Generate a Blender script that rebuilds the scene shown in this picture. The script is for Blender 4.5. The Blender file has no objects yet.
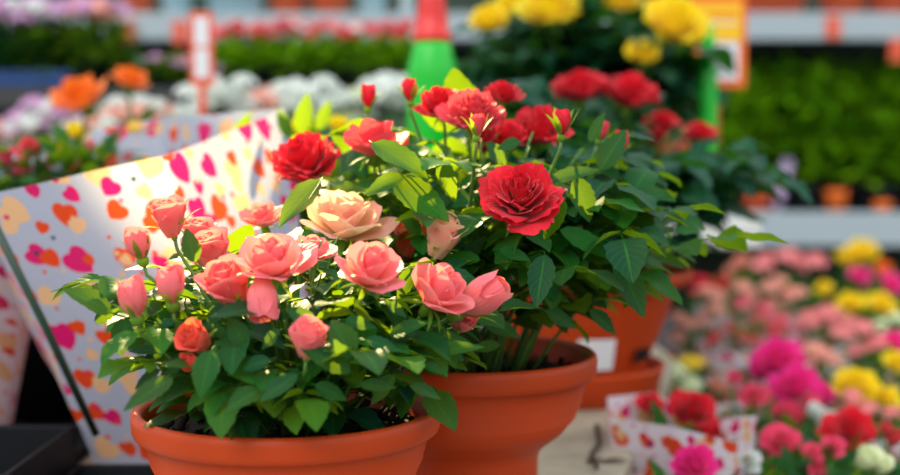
import bpy, math, random
from mathutils import Vector, Matrix, Euler, noise
R = random.Random(7)
PI = math.pi
SC = bpy.context.scene
COL = SC.collection

# ------------------------------------------------------------------ camera
CZ = 0.29; PITCH = math.radians(4.0); F = 1250.0
def at(px, py, D):
    a = (px-450)/F; b = (237.5-py)/F
    d = Vector((a, math.cos(PITCH)+b*math.sin(PITCH), -math.sin(PITCH)+b*math.cos(PITCH)))
    t = D/d.y
    return Vector((0, 0, CZ)) + d*t
def proj(p):
    q = p-Vector((0, 0, CZ))
    z = q.y*math.cos(PITCH)-q.z*math.sin(PITCH)
    u = q.y*math.sin(PITCH)+q.z*math.cos(PITCH)
    return (450+F*q.x/z, 237.5-F*u/z, z)

# ------------------------------------------------------------------ materials
def newmat(name):
    m = bpy.data.materials.new(name); m.use_nodes = True
    nt = m.node_tree; nt.nodes.clear()
    out = nt.nodes.new('ShaderNodeOutputMaterial')
    return m, nt, out
class NT:
    def __init__(s, nt): s.nt = nt
    def n(s, t, **k):
        x = s.nt.nodes.new(t)
        for a, b in k.items(): setattr(x, a, b)
        return x
    def put(s, sock, v):
        if v is None: return
        if hasattr(v, 'is_output') or isinstance(v, bpy.types.NodeSocket): s.nt.links.new(v, sock)
        else: sock.default_value = v
    def m(s, op, a, b=None, c=None):
        x = s.n('ShaderNodeMath', operation=op)
        s.put(x.inputs[0], a); s.put(x.inputs[1], b)
        if c is not None: s.put(x.inputs[2], c)
        return x.outputs[0]
    def mix(s, f, a, b):
        x = s.n('ShaderNodeMix', data_type='RGBA')
        s.put(x.inputs[0], f); s.put(x.inputs[6], a); s.put(x.inputs[7], b)
        return x.outputs[2]
def c4(c): return (c[0], c[1], c[2], 1)
def srgb(r, g, b):
    f = lambda v: (v/255/12.92 if v/255 <= .04045 else ((v/255+.055)/1.055)**2.4)
    return (f(r), f(g), f(b))

def simple(name, col, rough=.5, spec=.5, var=.12, scale=30, bump=0.0, metal=0, col2=None):
    m, nt, out = newmat(name); N = NT(nt)
    p = N.n('ShaderNodeBsdfPrincipled')
    tc = N.n('ShaderNodeTexCoord'); no = N.n('ShaderNodeTexNoise')
    N.put(no.inputs['Vector'], tc.outputs['Object']); no.inputs['Scale'].default_value = scale
    no.inputs['Detail'].default_value = 4
    c2 = col2 or tuple(min(1, x*(1-var*2)) for x in col)
    c1 = tuple(min(1, x*(1+var)) for x in col)
    N.put(p.inputs['Base Color'], N.mix(no.outputs['Fac'], c4(c2), c4(c1)))
    p.inputs['Roughness'].default_value = rough
    p.inputs['Specular IOR Level'].default_value = spec
    p.inputs['Metallic'].default_value = metal
    if bump:
        b = N.n('ShaderNodeBump'); b.inputs['Strength'].default_value = bump; b.inputs['Distance'].default_value = .002
        N.put(b.inputs['Height'], no.outputs['Fac']); N.put(p.inputs['Normal'], b.outputs[0])
    N.put(out.inputs[0], p.outputs[0])
    return m

def leafmat(name, dark, mid, trans, tfac=.35, rough=.38, veins=True):
    m, nt, out = newmat(name); N = NT(nt)
    uv = N.n('ShaderNodeUVMap'); sx = N.n('ShaderNodeSeparateXYZ'); N.put(sx.inputs[0], uv.outputs[0])
    at_ = N.n('ShaderNodeAttribute', attribute_name='rnd')
    r = at_.outputs['Fac']
    au = N.m('ABSOLUTE', N.m('SUBTRACT', N.m('MULTIPLY', sx.outputs[0], 2.0), 1.0))
    col = N.mix(r, c4(dark), c4(mid))
    tcol = N.mix(r, c4(trans), c4((trans[0]*1.25, trans[1]*1.1, trans[2])))
    p = N.n('ShaderNodeBsdfPrincipled')
    if veins:
        ph = N.m('SUBTRACT', N.m('MULTIPLY', sx.outputs[1], 7.0), N.m('MULTIPLY', au, 2.1))
        s = N.m('ABSOLUTE', N.m('SINE', N.m('MULTIPLY', ph, PI)))
        v = N.m('POWER', N.m('SUBTRACT', 1.0, s), 4.0)
        midrib = N.m('LESS_THAN', au, .05)
        vv = N.m('MAXIMUM', N.m('MULTIPLY', v, .45), N.m('MULTIPLY', midrib, .7))
        vc = (mid[0]*1.9+.006, mid[1]*1.6+.01, mid[2]*1.5+.004)
        col = N.mix(vv, col, c4(vc))
        b = N.n('ShaderNodeBump'); b.inputs['Strength'].default_value = .14; b.inputs['Distance'].default_value = .0012
        N.put(b.inputs['Height'], N.m('POWER', s, .5)); N.put(p.inputs['Normal'], b.outputs[0])
    N.put(p.inputs['Base Color'], col)
    p.inputs['Roughness'].default_value = rough; p.inputs['Specular IOR Level'].default_value = .15; p.inputs['Specular Tint'].default_value = (.55, .95, .85, 1)
    t = N.n('ShaderNodeBsdfTranslucent'); N.put(t.inputs[0], tcol)
    mx = N.n('ShaderNodeMixShader'); mx.inputs[0].default_value = tfac
    N.put(mx.inputs[1], p.outputs[0]); N.put(mx.inputs[2], t.outputs[0]); N.put(out.inputs[0], mx.outputs[0])
    return m

def petalmat(name, tip, base, trans=None, tfac=.35, rough=.55):
    m, nt, out = newmat(name); N = NT(nt)
    uv = N.n('ShaderNodeUVMap'); sx = N.n('ShaderNodeSeparateXYZ'); N.put(sx.inputs[0], uv.outputs[0])
    at_ = N.n('ShaderNodeAttribute', attribute_name='rnd')
    f = N.m('SMOOTH_MIN', N.m('MULTIPLY', sx.outputs[1], 1.5), 1.0, .2)
    col = N.mix(f, c4(base), c4(tip))
    col = N.mix(N.m('MULTIPLY', at_.outputs['Fac'], .35), col, c4(tuple(min(1, x*1.35+.02) for x in tip)))
    # fine lengthwise ribs of the petal
    w = N.m('SINE', N.m('MULTIPLY', sx.outputs[0], 60.0))
    b = N.n('ShaderNodeBump'); b.inputs['Strength'].default_value = .25; b.inputs['Distance'].default_value = .0004
    N.put(b.inputs['Height'], w)
    p = N.n('ShaderNodeBsdfPrincipled'); N.put(p.inputs['Base Color'], col); N.put(p.inputs['Normal'], b.outputs[0])
    p.inputs['Roughness'].default_value = rough; p.inputs['Specular IOR Level'].default_value = .3
    p.inputs['Sheen Weight'].default_value = .15
    t = N.n('ShaderNodeBsdfTranslucent'); N.put(t.inputs[0], c4(trans) if trans else col)
    mx = N.n('ShaderNodeMixShader'); mx.inputs[0].default_value = tfac
    N.put(mx.inputs[1], p.outputs[0]); N.put(mx.inputs[2], t.outputs[0]); N.put(out.inputs[0], mx.outputs[0])
    return m

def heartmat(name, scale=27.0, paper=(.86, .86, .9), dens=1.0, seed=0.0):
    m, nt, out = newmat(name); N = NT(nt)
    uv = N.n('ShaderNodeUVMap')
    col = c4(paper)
    layers = [(scale*.90, 0.0, .37), (scale*1.12, 3.37, .29), (scale*2.1, 9.1, .17)]
    for li, (sc, off, size) in enumerate(layers):
        vm = N.n('ShaderNodeVectorMath', operation='MULTIPLY_ADD')
        N.put(vm.inputs[0], uv.outputs[0]); vm.inputs[1].default_value = (sc, sc, sc); vm.inputs[2].default_value = (off+seed, off*1.7+seed, 0)
        fl = N.n('ShaderNodeVectorMath', operation='FLOOR'); N.put(fl.inputs[0], vm.outputs[0])
        fr = N.n('ShaderNodeVectorMath', operation='SUBTRACT'); N.put(fr.inputs[0], vm.outputs[0]); N.put(fr.inputs[1], fl.outputs[0])
        wn = N.n('ShaderNodeTexWhiteNoise', noise_dimensions='2D'); N.put(wn.inputs['Vector'], fl.outputs[0])
        w2 = N.n('ShaderNodeTexWhiteNoise', noise_dimensions='3D')
        ad = N.n('ShaderNodeVectorMath', operation='ADD'); N.put(ad.inputs[0], fl.outputs[0]); ad.inputs[1].default_value = (0, 0, 5.5+li)
        N.put(w2.inputs['Vector'], ad.outputs[0])
        sr = N.n('ShaderNodeSeparateColor'); N.put(sr.inputs[0], wn.outputs['Color'])
        s2 = N.n('ShaderNodeSeparateColor'); N.put(s2.inputs[0], w2.outputs['Color'])
        sf = N.n('ShaderNodeSeparateXYZ'); N.put(sf.inputs[0], fr.outputs[0])
        ox = N.m('MULTIPLY_ADD', s2.outputs[0], .22, .39); oy = N.m('MULTIPLY_ADD', s2.outputs[1], .22, .39)
        x0 = N.m('SUBTRACT', sf.outputs[0], ox); y0 = N.m('SUBTRACT', sf.outputs[1], oy)
        a = N.m('MULTIPLY_ADD', sr.outputs[0], 2.0, -1.0)
        ca = N.m('COSINE', a); sa = N.m('SINE', a)
        inv = N.m('DIVIDE', 1.0, N.m('MULTIPLY_ADD', sr.outputs[1], size*.35, size*.5))
        x = N.m('MULTIPLY', N.m('SUBTRACT', N.m('MULTIPLY', x0, ca), N.m('MULTIPLY', y0, sa)), inv)
        y = N.m('MULTIPLY', N.m('ADD', N.m('MULTIPLY', x0, sa), N.m('MULTIPLY', y0, ca)), inv)
        y = N.m('ADD', N.m('MULTIPLY', y, .95), .1)
        xx = N.m('MULTIPLY', x, x); yy = N.m('MULTIPLY', y, y)
        q = N.m('SUBTRACT', N.m('ADD', xx, yy), 1.0)
        h = N.m('SUBTRACT', N.m('MULTIPLY', N.m('MULTIPLY', q, q), q), N.m('MULTIPLY', xx, N.m('MULTIPLY', yy, y)))
        mask = N.m('LESS_THAN', h, 0.0)
        rp = N.n('ShaderNodeValToRGB'); rp.color_ramp.interpolation = 'CONSTANT'
        e = rp.color_ramp.elements
        e[0].position = 0; e[0].color = c4(srgb(240, 190, 140))
        e[1].position = .40; e[1].color = c4(srgb(235, 75, 25))
        k = e.new(.68); k.color = c4(srgb(225, 25, 110))
        if li == 2:
            k = e.new(.93); k.color = c4(srgb(20, 60, 90))
        N.put(rp.inputs[0], s2.outputs[2])
        show = N.m('LESS_THAN', sr.outputs[2], [.9, .75, .35][li]*dens)
        col = N.mix(N.m('MULTIPLY', mask, show), col, rp.outputs[0])
    p = N.n('ShaderNodeBsdfPrincipled'); N.put(p.inputs['Base Color'], col)
    p.inputs['Roughness'].default_value = .45
    t = N.n('ShaderNodeBsdfTranslucent'); N.put(t.inputs[0], col)
    mx = N.n('ShaderNodeMixShader'); mx.inputs[0].default_value = .38
    N.put(mx.inputs[1], p.outputs[0]); N.put(mx.inputs[2], t.outputs[0]); N.put(out.inputs[0], mx.outputs[0])
    return m

MT = {}
MT['leaf'] = leafmat('rose_leaf', (.001, .026, .017), (.010, .100, .006), (.34, .60, .008), .24, .50)
MT['leaf_deep'] = leafmat('deep_leaf', (.001, .024, .017), (.005, .060, .022), (.10, .40, .02), .15, .50)
MT['leaf_soft'] = leafmat('bush_leaf', (.03, .16, .004), (.20, .42, .006), (.35, .7, .01), .38, .5, False)
MT['leaf_grey'] = leafmat('silver_leaf', (.10, .17, .10), (.35, .42, .33), (.3, .5, .2), .2, .6, False)
MT['stem'] = simple('stem_green', (.11, .24, .035), .5, var=.25, scale=60)
MT['calyx'] = leafmat('calyx_green', (.10, .26, .03), (.18, .34, .04), (.5, .7, .03), .35, .5, False)
MT['pink'] = petalmat('pink_petal', (.97, .215, .24), (.97, .42, .28), (1, .30, .24), .40)
MT['palepink'] = petalmat('pale_petal', (.93, .36, .33), (.95, .55, .30), (1, .6, .36), .38)
MT['coral'] = petalmat('coral_petal', (.94, .10, .06), (.9, .3, .1), (.95, .25, .1), .3)
MT['apricot'] = petalmat('sunlit_pink_petal', (.97, .40, .33), (.98, .70, .38), (1, .80, .45), .45)  # pink petals with the cream of the warm sun put into the colour
MT['red'] = petalmat('red_petal', (.72, .004, .020), (.50, .0, .012), (.75, .01, .03), .22)
MT['rosered'] = petalmat('rose_red_petal', (.75, .035, .06), (.8, .22, .16), (.9, .12, .12), .3)
MT['yellow'] = petalmat('yellow_petal', (1, .72, .004), (.95, .50, .0), (1, .80, .01), .42)
MT['magenta'] = petalmat('magenta_petal', (.96, .02, .30), (.85, .02, .25), (1, .05, .35), .3)
MT['hotpink'] = petalmat('hot_pink_petal', (.86, .05, .15), (.95, .55, .4), (.95, .2, .3), .3)
MT['salmon'] = petalmat('salmon_petal', (.92, .27, .27), (.9, .25, .25), (.95, .4, .35), .3)
MT['white'] = petalmat('white_petal', (.80, .82, .80), (.65, .72, .5), (.85, .9, .8), .3)
MT['cream'] = petalmat('cream_petal', (.80, .84, .55), (.6, .72, .3), (.85, .9, .5), .3)
MT['lilac'] = petalmat('lilac_petal', (.62, .30, .55), (.7, .5, .6), (.7, .4, .6), .3)
MT['orange'] = petalmat('orange_petal', (.95, .19, .01), (.95, .3, .0), (1, .3, .02), .35)
MT['pot'] = simple('terracotta_plastic', srgb(190, 65, 22), .42, .22, var=.05, scale=9)
MT['potorange'] = simple('orange_plastic', srgb(222, 88, 38), .45, var=.05)
MT['soil'] = simple('soil', (.022, .015, .011), .9, .2, var=.5, scale=180, bump=1)
MT['table'] = simple('table_top', srgb(196, 182, 158), .6, var=.14, scale=22, bump=.3, col2=srgb(118, 106, 88))
MT['tabledark'] = simple('dark_table', (.03, .028, .027), .7)
MT['metal'] = simple('shelf_grey', srgb(168, 180, 184), .5, var=.06)
MT['whiteboard'] = simple('white_board', srgb(215, 214, 208), .5, var=.05)
MT['black'] = simple('black_plastic', (.007, .008, .010), .6, .2)
MT['blue'] = simple('blue_plastic', (.004, .045, .17), .4)
MT['wallm'] = simple('dark_wall', (.035, .055, .035), .9, var=.3, scale=2)
MT['floorm'] = simple('floor_concrete', (.12, .115, .11), .8, var=.2, scale=4, bump=.1)
MT['cane'] = simple('dark_cane', (.018, .05, .028), .45)
MT['green'] = simple('green_plastic', (.004, .50, .022), .25, var=.03)
MT['redcap'] = simple('red_plastic', (.75, .018, .012), .3, var=.03)
MT['cyan'] = simple('pale_bucket', srgb(175, 205, 212), .4, var=.04)
MT['signorange'] = simple('sign_orange', srgb(240, 110, 20), .5, var=.03)
MT['signcoral'] = simple('sign_coral', srgb(232, 92, 55), .5, var=.03)
MT['signyellow'] = simple('sign_yellow', srgb(255, 195, 15), .5, var=.03)
MT['signwhite'] = simple('sign_white', srgb(225, 225, 228), .5, var=.02)
MT['ink'] = simple('sign_ink', srgb(60, 75, 105), .5, var=.02)
MT['signred'] = simple('sign_red', srgb(205, 40, 30), .5, var=.02)
MT['lilacplastic'] = simple('lilac_plastic', srgb(190, 165, 205), .4, var=.05)
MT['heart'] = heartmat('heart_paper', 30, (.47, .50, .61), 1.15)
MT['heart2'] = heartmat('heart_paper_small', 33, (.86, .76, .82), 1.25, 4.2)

# ------------------------------------------------------------------ mesh builder
class MB:
    def __init__(s): s.v = []; s.f = []; s.uv = []; s.r = []
    def grid(s, pts, nu, nv, rnd=.5, closeu=False, uvs=None):
        # pts index [j*nu+i], i across
        o = len(s.v); s.v += pts
        for j in range(nv):
            for i in range(nu):
                s.uv.append(uvs[j*nu+i] if uvs else (i/(nu-1) if nu > 1 else 0, j/(nv-1)))
                s.r.append(rnd)
        for j in range(nv-1):
            for i in range(nu-1 if not closeu else nu):
                k = (i+1) % nu
                s.f.append((o+j*nu+i, o+j*nu+k, o+(j+1)*nu+k, o+(j+1)*nu+i))
    def tube(s, path, rad, n=5, rnd=.5, cap=True):
        pts = []
        up = Vector((0.31, .2, 1)).normalized()
        m = len(path)
        for j, p in enumerate(path):
            d = (path[min(j+1, m-1)]-path[max(j-1, 0)]).normalized()
            a = d.cross(up)
            if a.length < 1e-4: a = d.cross(Vector((1, 0, 0)))
            a.normalize(); b = d.cross(a)
            rr = rad(j/(m-1)) if callable(rad) else rad
            for i in range(n):
                t = 2*PI*i/n
                pts.append(p+(a*math.cos(t)+b*math.sin(t))*rr)
        o = len(s.v)
        s.grid(pts, n, m, rnd, True)
        if cap:
            s.f.append(tuple(o+i for i in range(n))[::-1]); s.f.append(tuple(o+(m-1)*n+i for i in range(n)))
    def lathe(s, prof, n=48, c=Vector((0, 0, 0)), rnd=.5, cap=False):
        pts = []
        for (r, z) in prof:
            for i in range(n):
                t = 2*PI*i/n
                pts.append(c+Vector((r*math.cos(t), r*math.sin(t), z)))
        o = len(s.v)
        s.grid(pts, n, len(prof), rnd, True)
        if cap:
            s.f.append(tuple(o+i for i in range(n))[::-1]); s.f.append(tuple(o+(len(prof)-1)*n+i for i in range(n)))
    def box(s, lo, hi, M=None, rnd=.5):
        o = len(s.v)
        for z in (lo[2], hi[2]):
            for (x, y) in ((lo[0], lo[1]), (hi[0], lo[1]), (hi[0], hi[1]), (lo[0], hi[1])):
                p = Vector((x, y, z)); s.v.append(M @ p if M else p); s.uv.append((x, z)); s.r.append(rnd)
        for q in ((0, 3, 2, 1), (4, 5, 6, 7), (0, 1, 5, 4), (1, 2, 6, 5), (2, 3, 7, 6), (3, 0, 4, 7)):
            s.f.append(tuple(o+i for i in q))
    def mesh(s, name, org=Vector((0, 0, 0)), smooth=True):
        me = bpy.data.meshes.new(name)
        me.from_pydata([tuple(p-org) for p in s.v], [], s.f)
        ul = me.uv_layers.new(name='UVMap')
        li = [0]*len(me.loops); me.loops.foreach_get('vertex_index', li)
        flat = []
        for i in li: flat += s.uv[i]
        ul.data.foreach_set('uv', flat)
        a = me.attributes.new('rnd', 'FLOAT', 'POINT'); a.data.foreach_set('value', s.r)
        me.polygons.foreach_set('use_smooth', [smooth]*len(me.polygons))
        me.update()
        return me
    def build(s, name, mat, parent=None, smooth=True, bevel=0):
        org = Vector(parent.location) if parent else Vector((0, 0, 0))
        me = s.mesh(name, org, smooth); me.materials.append(MT[mat])
        o = bpy.data.objects.new(name, me); COL.objects.link(o)
        if parent: o.parent = parent
        if bevel:
            b = o.modifiers.new('bevel', 'BEVEL'); b.width = bevel; b.segments = 2
        return o

def thing(name, label, cat, loc=(0, 0, 0), group=None):
    o = bpy.data.objects.new(name, None); COL.objects.link(o); o.location = loc
    o.empty_display_size = .02
    o['label'] = label; o['category'] = cat
    if group: o['group'] = group
    return o
def tag(o, label, cat, group=None):
    o['label'] = label; o['category'] = cat
    if group: o['group'] = group
    return o
def struct(o): o['kind'] = 'structure'; return o
def dup(root, loc, label, group=None, rz=0, sc=1):
    r = root.copy(); COL.objects.link(r); r.location = loc; r.rotation_euler = (0, 0, rz); r.scale = (sc, sc, sc)
    r['label'] = label
    if group: r['group'] = group
    for ch in list(root.children):
        c = ch.copy(); COL.objects.link(c); c.parent = r
        for g in list(ch.children):
            d = g.copy(); COL.objects.link(d); d.parent = c
    return r

# ------------------------------------------------------------------ plant bits
def frame(axis, roll=0):
    z = Vector(axis).normalized()
    q = z.to_track_quat('Z', 'Y').to_matrix()
    return q @ Matrix.Rotation(roll, 3, 'Z')

def leaf(mb, base, d, nrm, L, W, bend=.3, fold=.25, rnd=.5, nl=11, serr=.055, wave=.0):
    d = Vector(d).normalized(); s = d.cross(Vector(nrm))
    if s.length < 1e-4: s = d.orthogonal()
    s.normalize(); n = s.cross(d).normalized()
    us = (-1, -.55, 0, .55, 1)
    pts = []; uvs = []
    pos = Vector(base); step = L/(nl-1)
    ph = R.random()*6
    for j in range(nl):
        v = j/(nl-1)
        w = W*.5*(math.sin(PI*v**.78)**.8)*(1-.12*v) if 0 < v < 1 else 0.0004
        ang = bend*v
        dd = d*math.cos(ang)-n*math.sin(ang); nn = n*math.cos(ang)+d*math.sin(ang)
        for u in us:
            ww = w
            if abs(u) == 1 and 0 < j < nl-1: ww = w*(1+(serr if j % 2 else -serr))
            p = pos+s*(u*ww)+nn*(abs(u)*ww*fold)
            if abs(u) == 1: p = p-dd*(0 if j % 2 else .0)+nn*(wave*math.sin(ph+v*9))*ww
            pts.append(p); uvs.append(((u+1)/2, v))
        pos = pos+dd*step
    mb.grid(pts, 5, nl, rnd, uvs=uvs)
    return pos

def simple_leaf(mb, base, d, nrm, L, W, rnd=.5, bend=.5):
    d = Vector(d).normalized(); s = d.cross(Vector(nrm))
    if s.length < 1e-4: s = d.orthogonal()
    s.normalize(); n = s.cross(d)
    pts = []; uvs = []
    for j, (v, w) in enumerate(((0, .06), (.3, .9), (.65, .8), (1, .05))):
        c = Vector(base)+d*(v*L)-n*(bend*v*v*L*.5)
        for u in (-1, 0, 1):
            pts.append(c+s*(u*w*W*.5)+n*(abs(u)*w*W*.12)); uvs.append(((u+1)/2, v))
    mb.grid(pts, 3, 4, rnd, uvs=uvs)

def bez(a, b, c, n=9):
    return [a*(1-t)**2+b*2*t*(1-t)+c*t*t for t in [i/(n-1) for i in range(n)]]

def compound(mb, base, d, L, n=5, droop=.35, rnd=None, ok=None, stemmb=None):
    """rose leaf: petiole with terminal leaflet and pairs"""
    d = Vector(d).normalized()
    up = Vector((0, 0, 1))
    side = d.cross(up)
    if side.length < .1: side = Vector((1, 0, 0))
    side.normalize(); nrm = side.cross(d).normalized()
    PL = L*(1.5 if n == 5 else 1.0)
    path = []; p = Vector(base); dd = d.copy()
    for i in range(6):
        path.append(p.copy()); p = p+dd*(PL/5); dd = (dd-up*droop*.12).normalized()
    if ok and not all(ok(q) for q in (path[0], path[3], path[5], path[5]+dd*L*.5)): return
    mb.tube(path, .0006, 3, .9, False)
    rr = R.random() if rnd is None else rnd
    leaflets = [(path[5], dd, L)]
    for k in range((n-1)//2):
        q = path[4-k*2] if n == 5 else path[3]
        for sg in (-1, 1):
            leaflets.append((q, (dd*.45+side*sg*.9+up*R.uniform(-.15, .1)), L*(.86-.12*k)))
    for (q, ld, LL) in leaflets:
        ld = Vector(ld).normalized()
        c = q+ld*LL*.5
        if ok and not ok(c): continue
        nn = (nrm+Vector((R.uniform(-.35, .35), R.uniform(-.35, .35), R.uniform(-.1, .3)))).normalized()
        leaf(mb, q+ld*.001, ld, nn, LL, LL*R.uniform(.64, .76), R.uniform(.2, .9), R.uniform(.1, .35), min(1, max(0, rr+R.uniform(-.2, .2))), wave=.12)

def petal_mb(mb, phi, r0, L, W, th, thick_w, roll, point, jit, nu=9, nv=8, rnd=.5, ruff=0.0, z0=0.0):
    """th: list of tangent angles from vertical along v (piecewise), integrate"""
    prof = []; r = r0; z = z0
    for j in range(nv):
        v = j/(nv-1)
        prof.append((r, z))
        k = v*(len(th)-1); a = int(min(k, len(th)-2)); f = k-a
        t = th[a]*(1-f)+th[a+1]*f
        r += math.sin(t)*L/(nv-1); z += math.cos(t)*L/(nv-1)
    pts = []
    for j in range(nv):
        v = j/(nv-1); r, z = prof[j]
        hw = W*.5*(.30+.70*math.sin(PI*min(1, v*.72+.02))**.9)
        rc = max(r, thick_w*(.35+.65*v))         # radius of curvature of the sheet
        for i in range(nu):
            u = -1+2*i/(nu-1)
            al = u*hw/rc
            lim = 2.2
            al = max(-lim, min(lim, al))
            # rounded free edge: the outer columns stop lower on the profile
            sh = (1-math.sqrt(max(0, 1-u*u*.80)))*(v**1.5)*(.55+.35*point)*.55
            ip = min(nv-1.001, j*(1-sh)); ia = int(ip); fb = ip-ia
            rq = prof[ia][0]*(1-fb)+prof[ia+1][0]*fb; zz = prof[ia][1]*(1-fb)+prof[ia+1][1]*fb
            x = (rq-rc)+rc*math.cos(al); y = rc*math.sin(al)
            e = abs(u)**3*v
            x += roll*e*W*.13
            zz += -roll*e*W*.05
            nz = noise.noise(Vector((u*1.5+jit*7, v*1.6+jit*3, jit*11)))*W*.09*v
            x += nz; zz += nz*.5
            if ruff: zz += ruff*math.sin(u*9+jit*5)*v**3*W; x += ruff*math.cos(u*11+jit*9)*v**3*W
            pts.append(Vector((x*math.cos(phi)-y*math.sin(phi), x*math.sin(phi)+y*math.cos(phi), zz)))
    mb.grid(pts, nu, nv, rnd)

def bloom_mesh(kind, seed, res=1):
    """unit-diameter flower with axis +Z, base at z=0"""
    rr = random.Random(seed); st = R.getstate(); mb = MB()
    nu, nv = (11, 9) if res else (5, 5)
    rad = math.radians
    if kind == 'open':
        N = 19 if res else 13
        for i in range(N):
            t = i/(N-1); o = t**1.3
            g = 14 if t > .6 else 0
            th = [rad(18+50*t), rad(4+44*o+g), rad(-16+58*o+g+rr.uniform(-8, 8)), rad(-18+(118 if t > .55 else 50)*o+rr.uniform(-12, 12))]
            petal_mb(mb, i*2.399+rr.uniform(-.15, .15), .01+.05*t, .42+.16*t+rr.uniform(-.02, .02), .40+.27*t, th, .09+.30*t, .15+.7*t, rr.uniform(.6, 1.5), rr.random()*5, nu, nv, rr.random(), z0=.07*(1-t))
    elif kind == 'full':      # very full rose seen into the face
        N = 36 if res else 18
        for i in range(N):
            t = i/(N-1)
            th = [rad(14+66*t), rad(-2+58*t+rr.uniform(-6, 6)), rad(-12+66*t+rr.uniform(-14, 14)), rad(-8+86*t+rr.uniform(-32, 30))]
            petal_mb(mb, i*2.399+rr.uniform(-.55, .55), .01+.05*t, .40+.13*t+rr.uniform(-.03, .03), .30+.27*t, th, .08+.30*t, .2+.7*t, rr.uniform(.4, 2.0), rr.random()*5, nu, nv, rr.random(), ruff=.035, z0=.12*(1-t))
    elif kind == 'half':
        N = 14 if res else 9
        for i in range(N):
            t = i/(N-1)
            th = [rad(22+22*t), rad(2+12*t), rad(-12+20*t), rad(-14+(70 if i > N-4 else 35)*t+rr.uniform(-8, 8))]
            petal_mb(mb, i*2.399+rr.uniform(-.2, .2), .01+.05*t, .72+.12*t, .60+.35*t, th, .16+.26*t, .1+.4*t, rr.uniform(.5, 1.2)*t, rr.random()*5, nu, nv, rr.random(), z0=.05*(1-t))
    elif kind == 'bud':
        N = 9 if res else 6
        for i in range(N):
            t = i/(N-1)
            th = [rad(38+8*t), rad(14+4*t), rad(-20+6*t), rad(-50+(44 if i > N-3 else 14)*t)]
            petal_mb(mb, i*2.399+rr.uniform(-.2, .2), .02+.03*t, 1.05+.14*t, .62+.42*t, th, .22+.18*t, .1+.5*t, .3+.7*t, rr.random()*5, nu, nv, rr.random(), z0=.0)
    elif kind == 'pompon':
        N = 64 if res else 34
        for i in range(N):
            t = i/(N-1)
            th = [rad(12+95*t), rad(2+88*t), rad(92*t+rr.uniform(-10, 10)), rad(110*t+rr.uniform(-20, 20))]
            petal_mb(mb, i*2.399+rr.uniform(-.3, .3), .01+.03*t, .40+rr.uniform(-.05, .08), .13+.10*t, th, .08+.1*t, .3, .4, rr.random()*5, 5, 5, rr.random(), ruff=.06, z0=.26*(1-t))
    # normalise width
    w = 2*sorted(math.hypot(p.x, p.y) for p in mb.v)[int(len(mb.v)*.97)]
    mb.v = [p/w for p in mb.v]
    R.setstate(st)
    return mb
def calyx_mb(kind, w, seed, long=1.0):
    """sepals + hip, sized for flower width w"""
    rr = random.Random(seed); mb = MB()
    h = w*.13 if kind != 'bud' else w*.28
    hr = w*(.09 if kind != 'bud' else .25)
    mb.lathe([(hr*.25, -h*1.5), (hr*.7, -h*1.2), (hr, -h*.6), (hr*.95, -h*.1), (hr*.7, h*.25)], 10, rnd=.3)
    SL = (w*.38 if kind in ('open', 'full') else w*.95)*long
    for k in range(5):
        a = k*2*PI/5+rr.random()
        out = Vector((math.cos(a), math.sin(a), 0))
        d = out*(1.0 if kind in ('open', 'full') else .55)+Vector((0, 0, .0 if kind in ('open', 'full') else 1))
        bd = rr.uniform(.3, 1.1) if kind != 'bud' else rr.uniform(-.5, .7)
        st = R.getstate()
        leaf(mb, out*hr*.7+Vector((0, 0, -h*.1)), d, Vector((0, 0, 1)) if kind in ('open', 'full') else -out, SL, SL*.22, bd, .2, rr.random(), nl=7, serr=0)
        R.setstate(st)
    return mb

BK = {}
def add_bloom(parent, p, w, kind, mat, axis, seed=None, roll=0, res=1, sepals=True, name=None, long=1.0, label=None, hs=1.0, calyx=True):
    key = (kind, (seed if seed is not None else len(BK)) % 997, res, mat)
    if key not in BK:
        me = bloom_mesh(kind, key[1], res).mesh('rose_bloom'); me.materials.append(MT[mat]); BK[key] = me
    me = BK[key]
    nm = name or ('rose_bud' if kind == 'bud' else 'rose_bloom')
    o = bpy.data.objects.new(nm, me); COL.objects.link(o); o.parent = parent
    M3 = frame(axis, roll)
    # p is the visual centre; flower height ~.45 (open) or 1.1(bud) of width
    hc = {'open': .24, 'full': .25, 'half': .42, 'bud': .55, 'pompon': .25}[kind]*w*hs
    basep = p-M3.col[2]*hc
    o.matrix_basis = Matrix.Translation(basep-Vector(parent.location)) @ M3.to_4x4() @ Matrix.Diagonal((w, w, w*hs, 1))
    if label: o['label'] = label
    if calyx:
        ck = ('cal', kind, key[1] % 5, long)
        if ck not in BK:
            m2 = calyx_mb(kind, 1.0, key[1] % 5, long).mesh('calyx'); m2.materials.append(MT['calyx']); BK[ck] = m2
        c = bpy.data.objects.new('calyx', BK[ck]); COL.objects.link(c); c.parent = o
    return basep, M3.col[2].copy()

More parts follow.
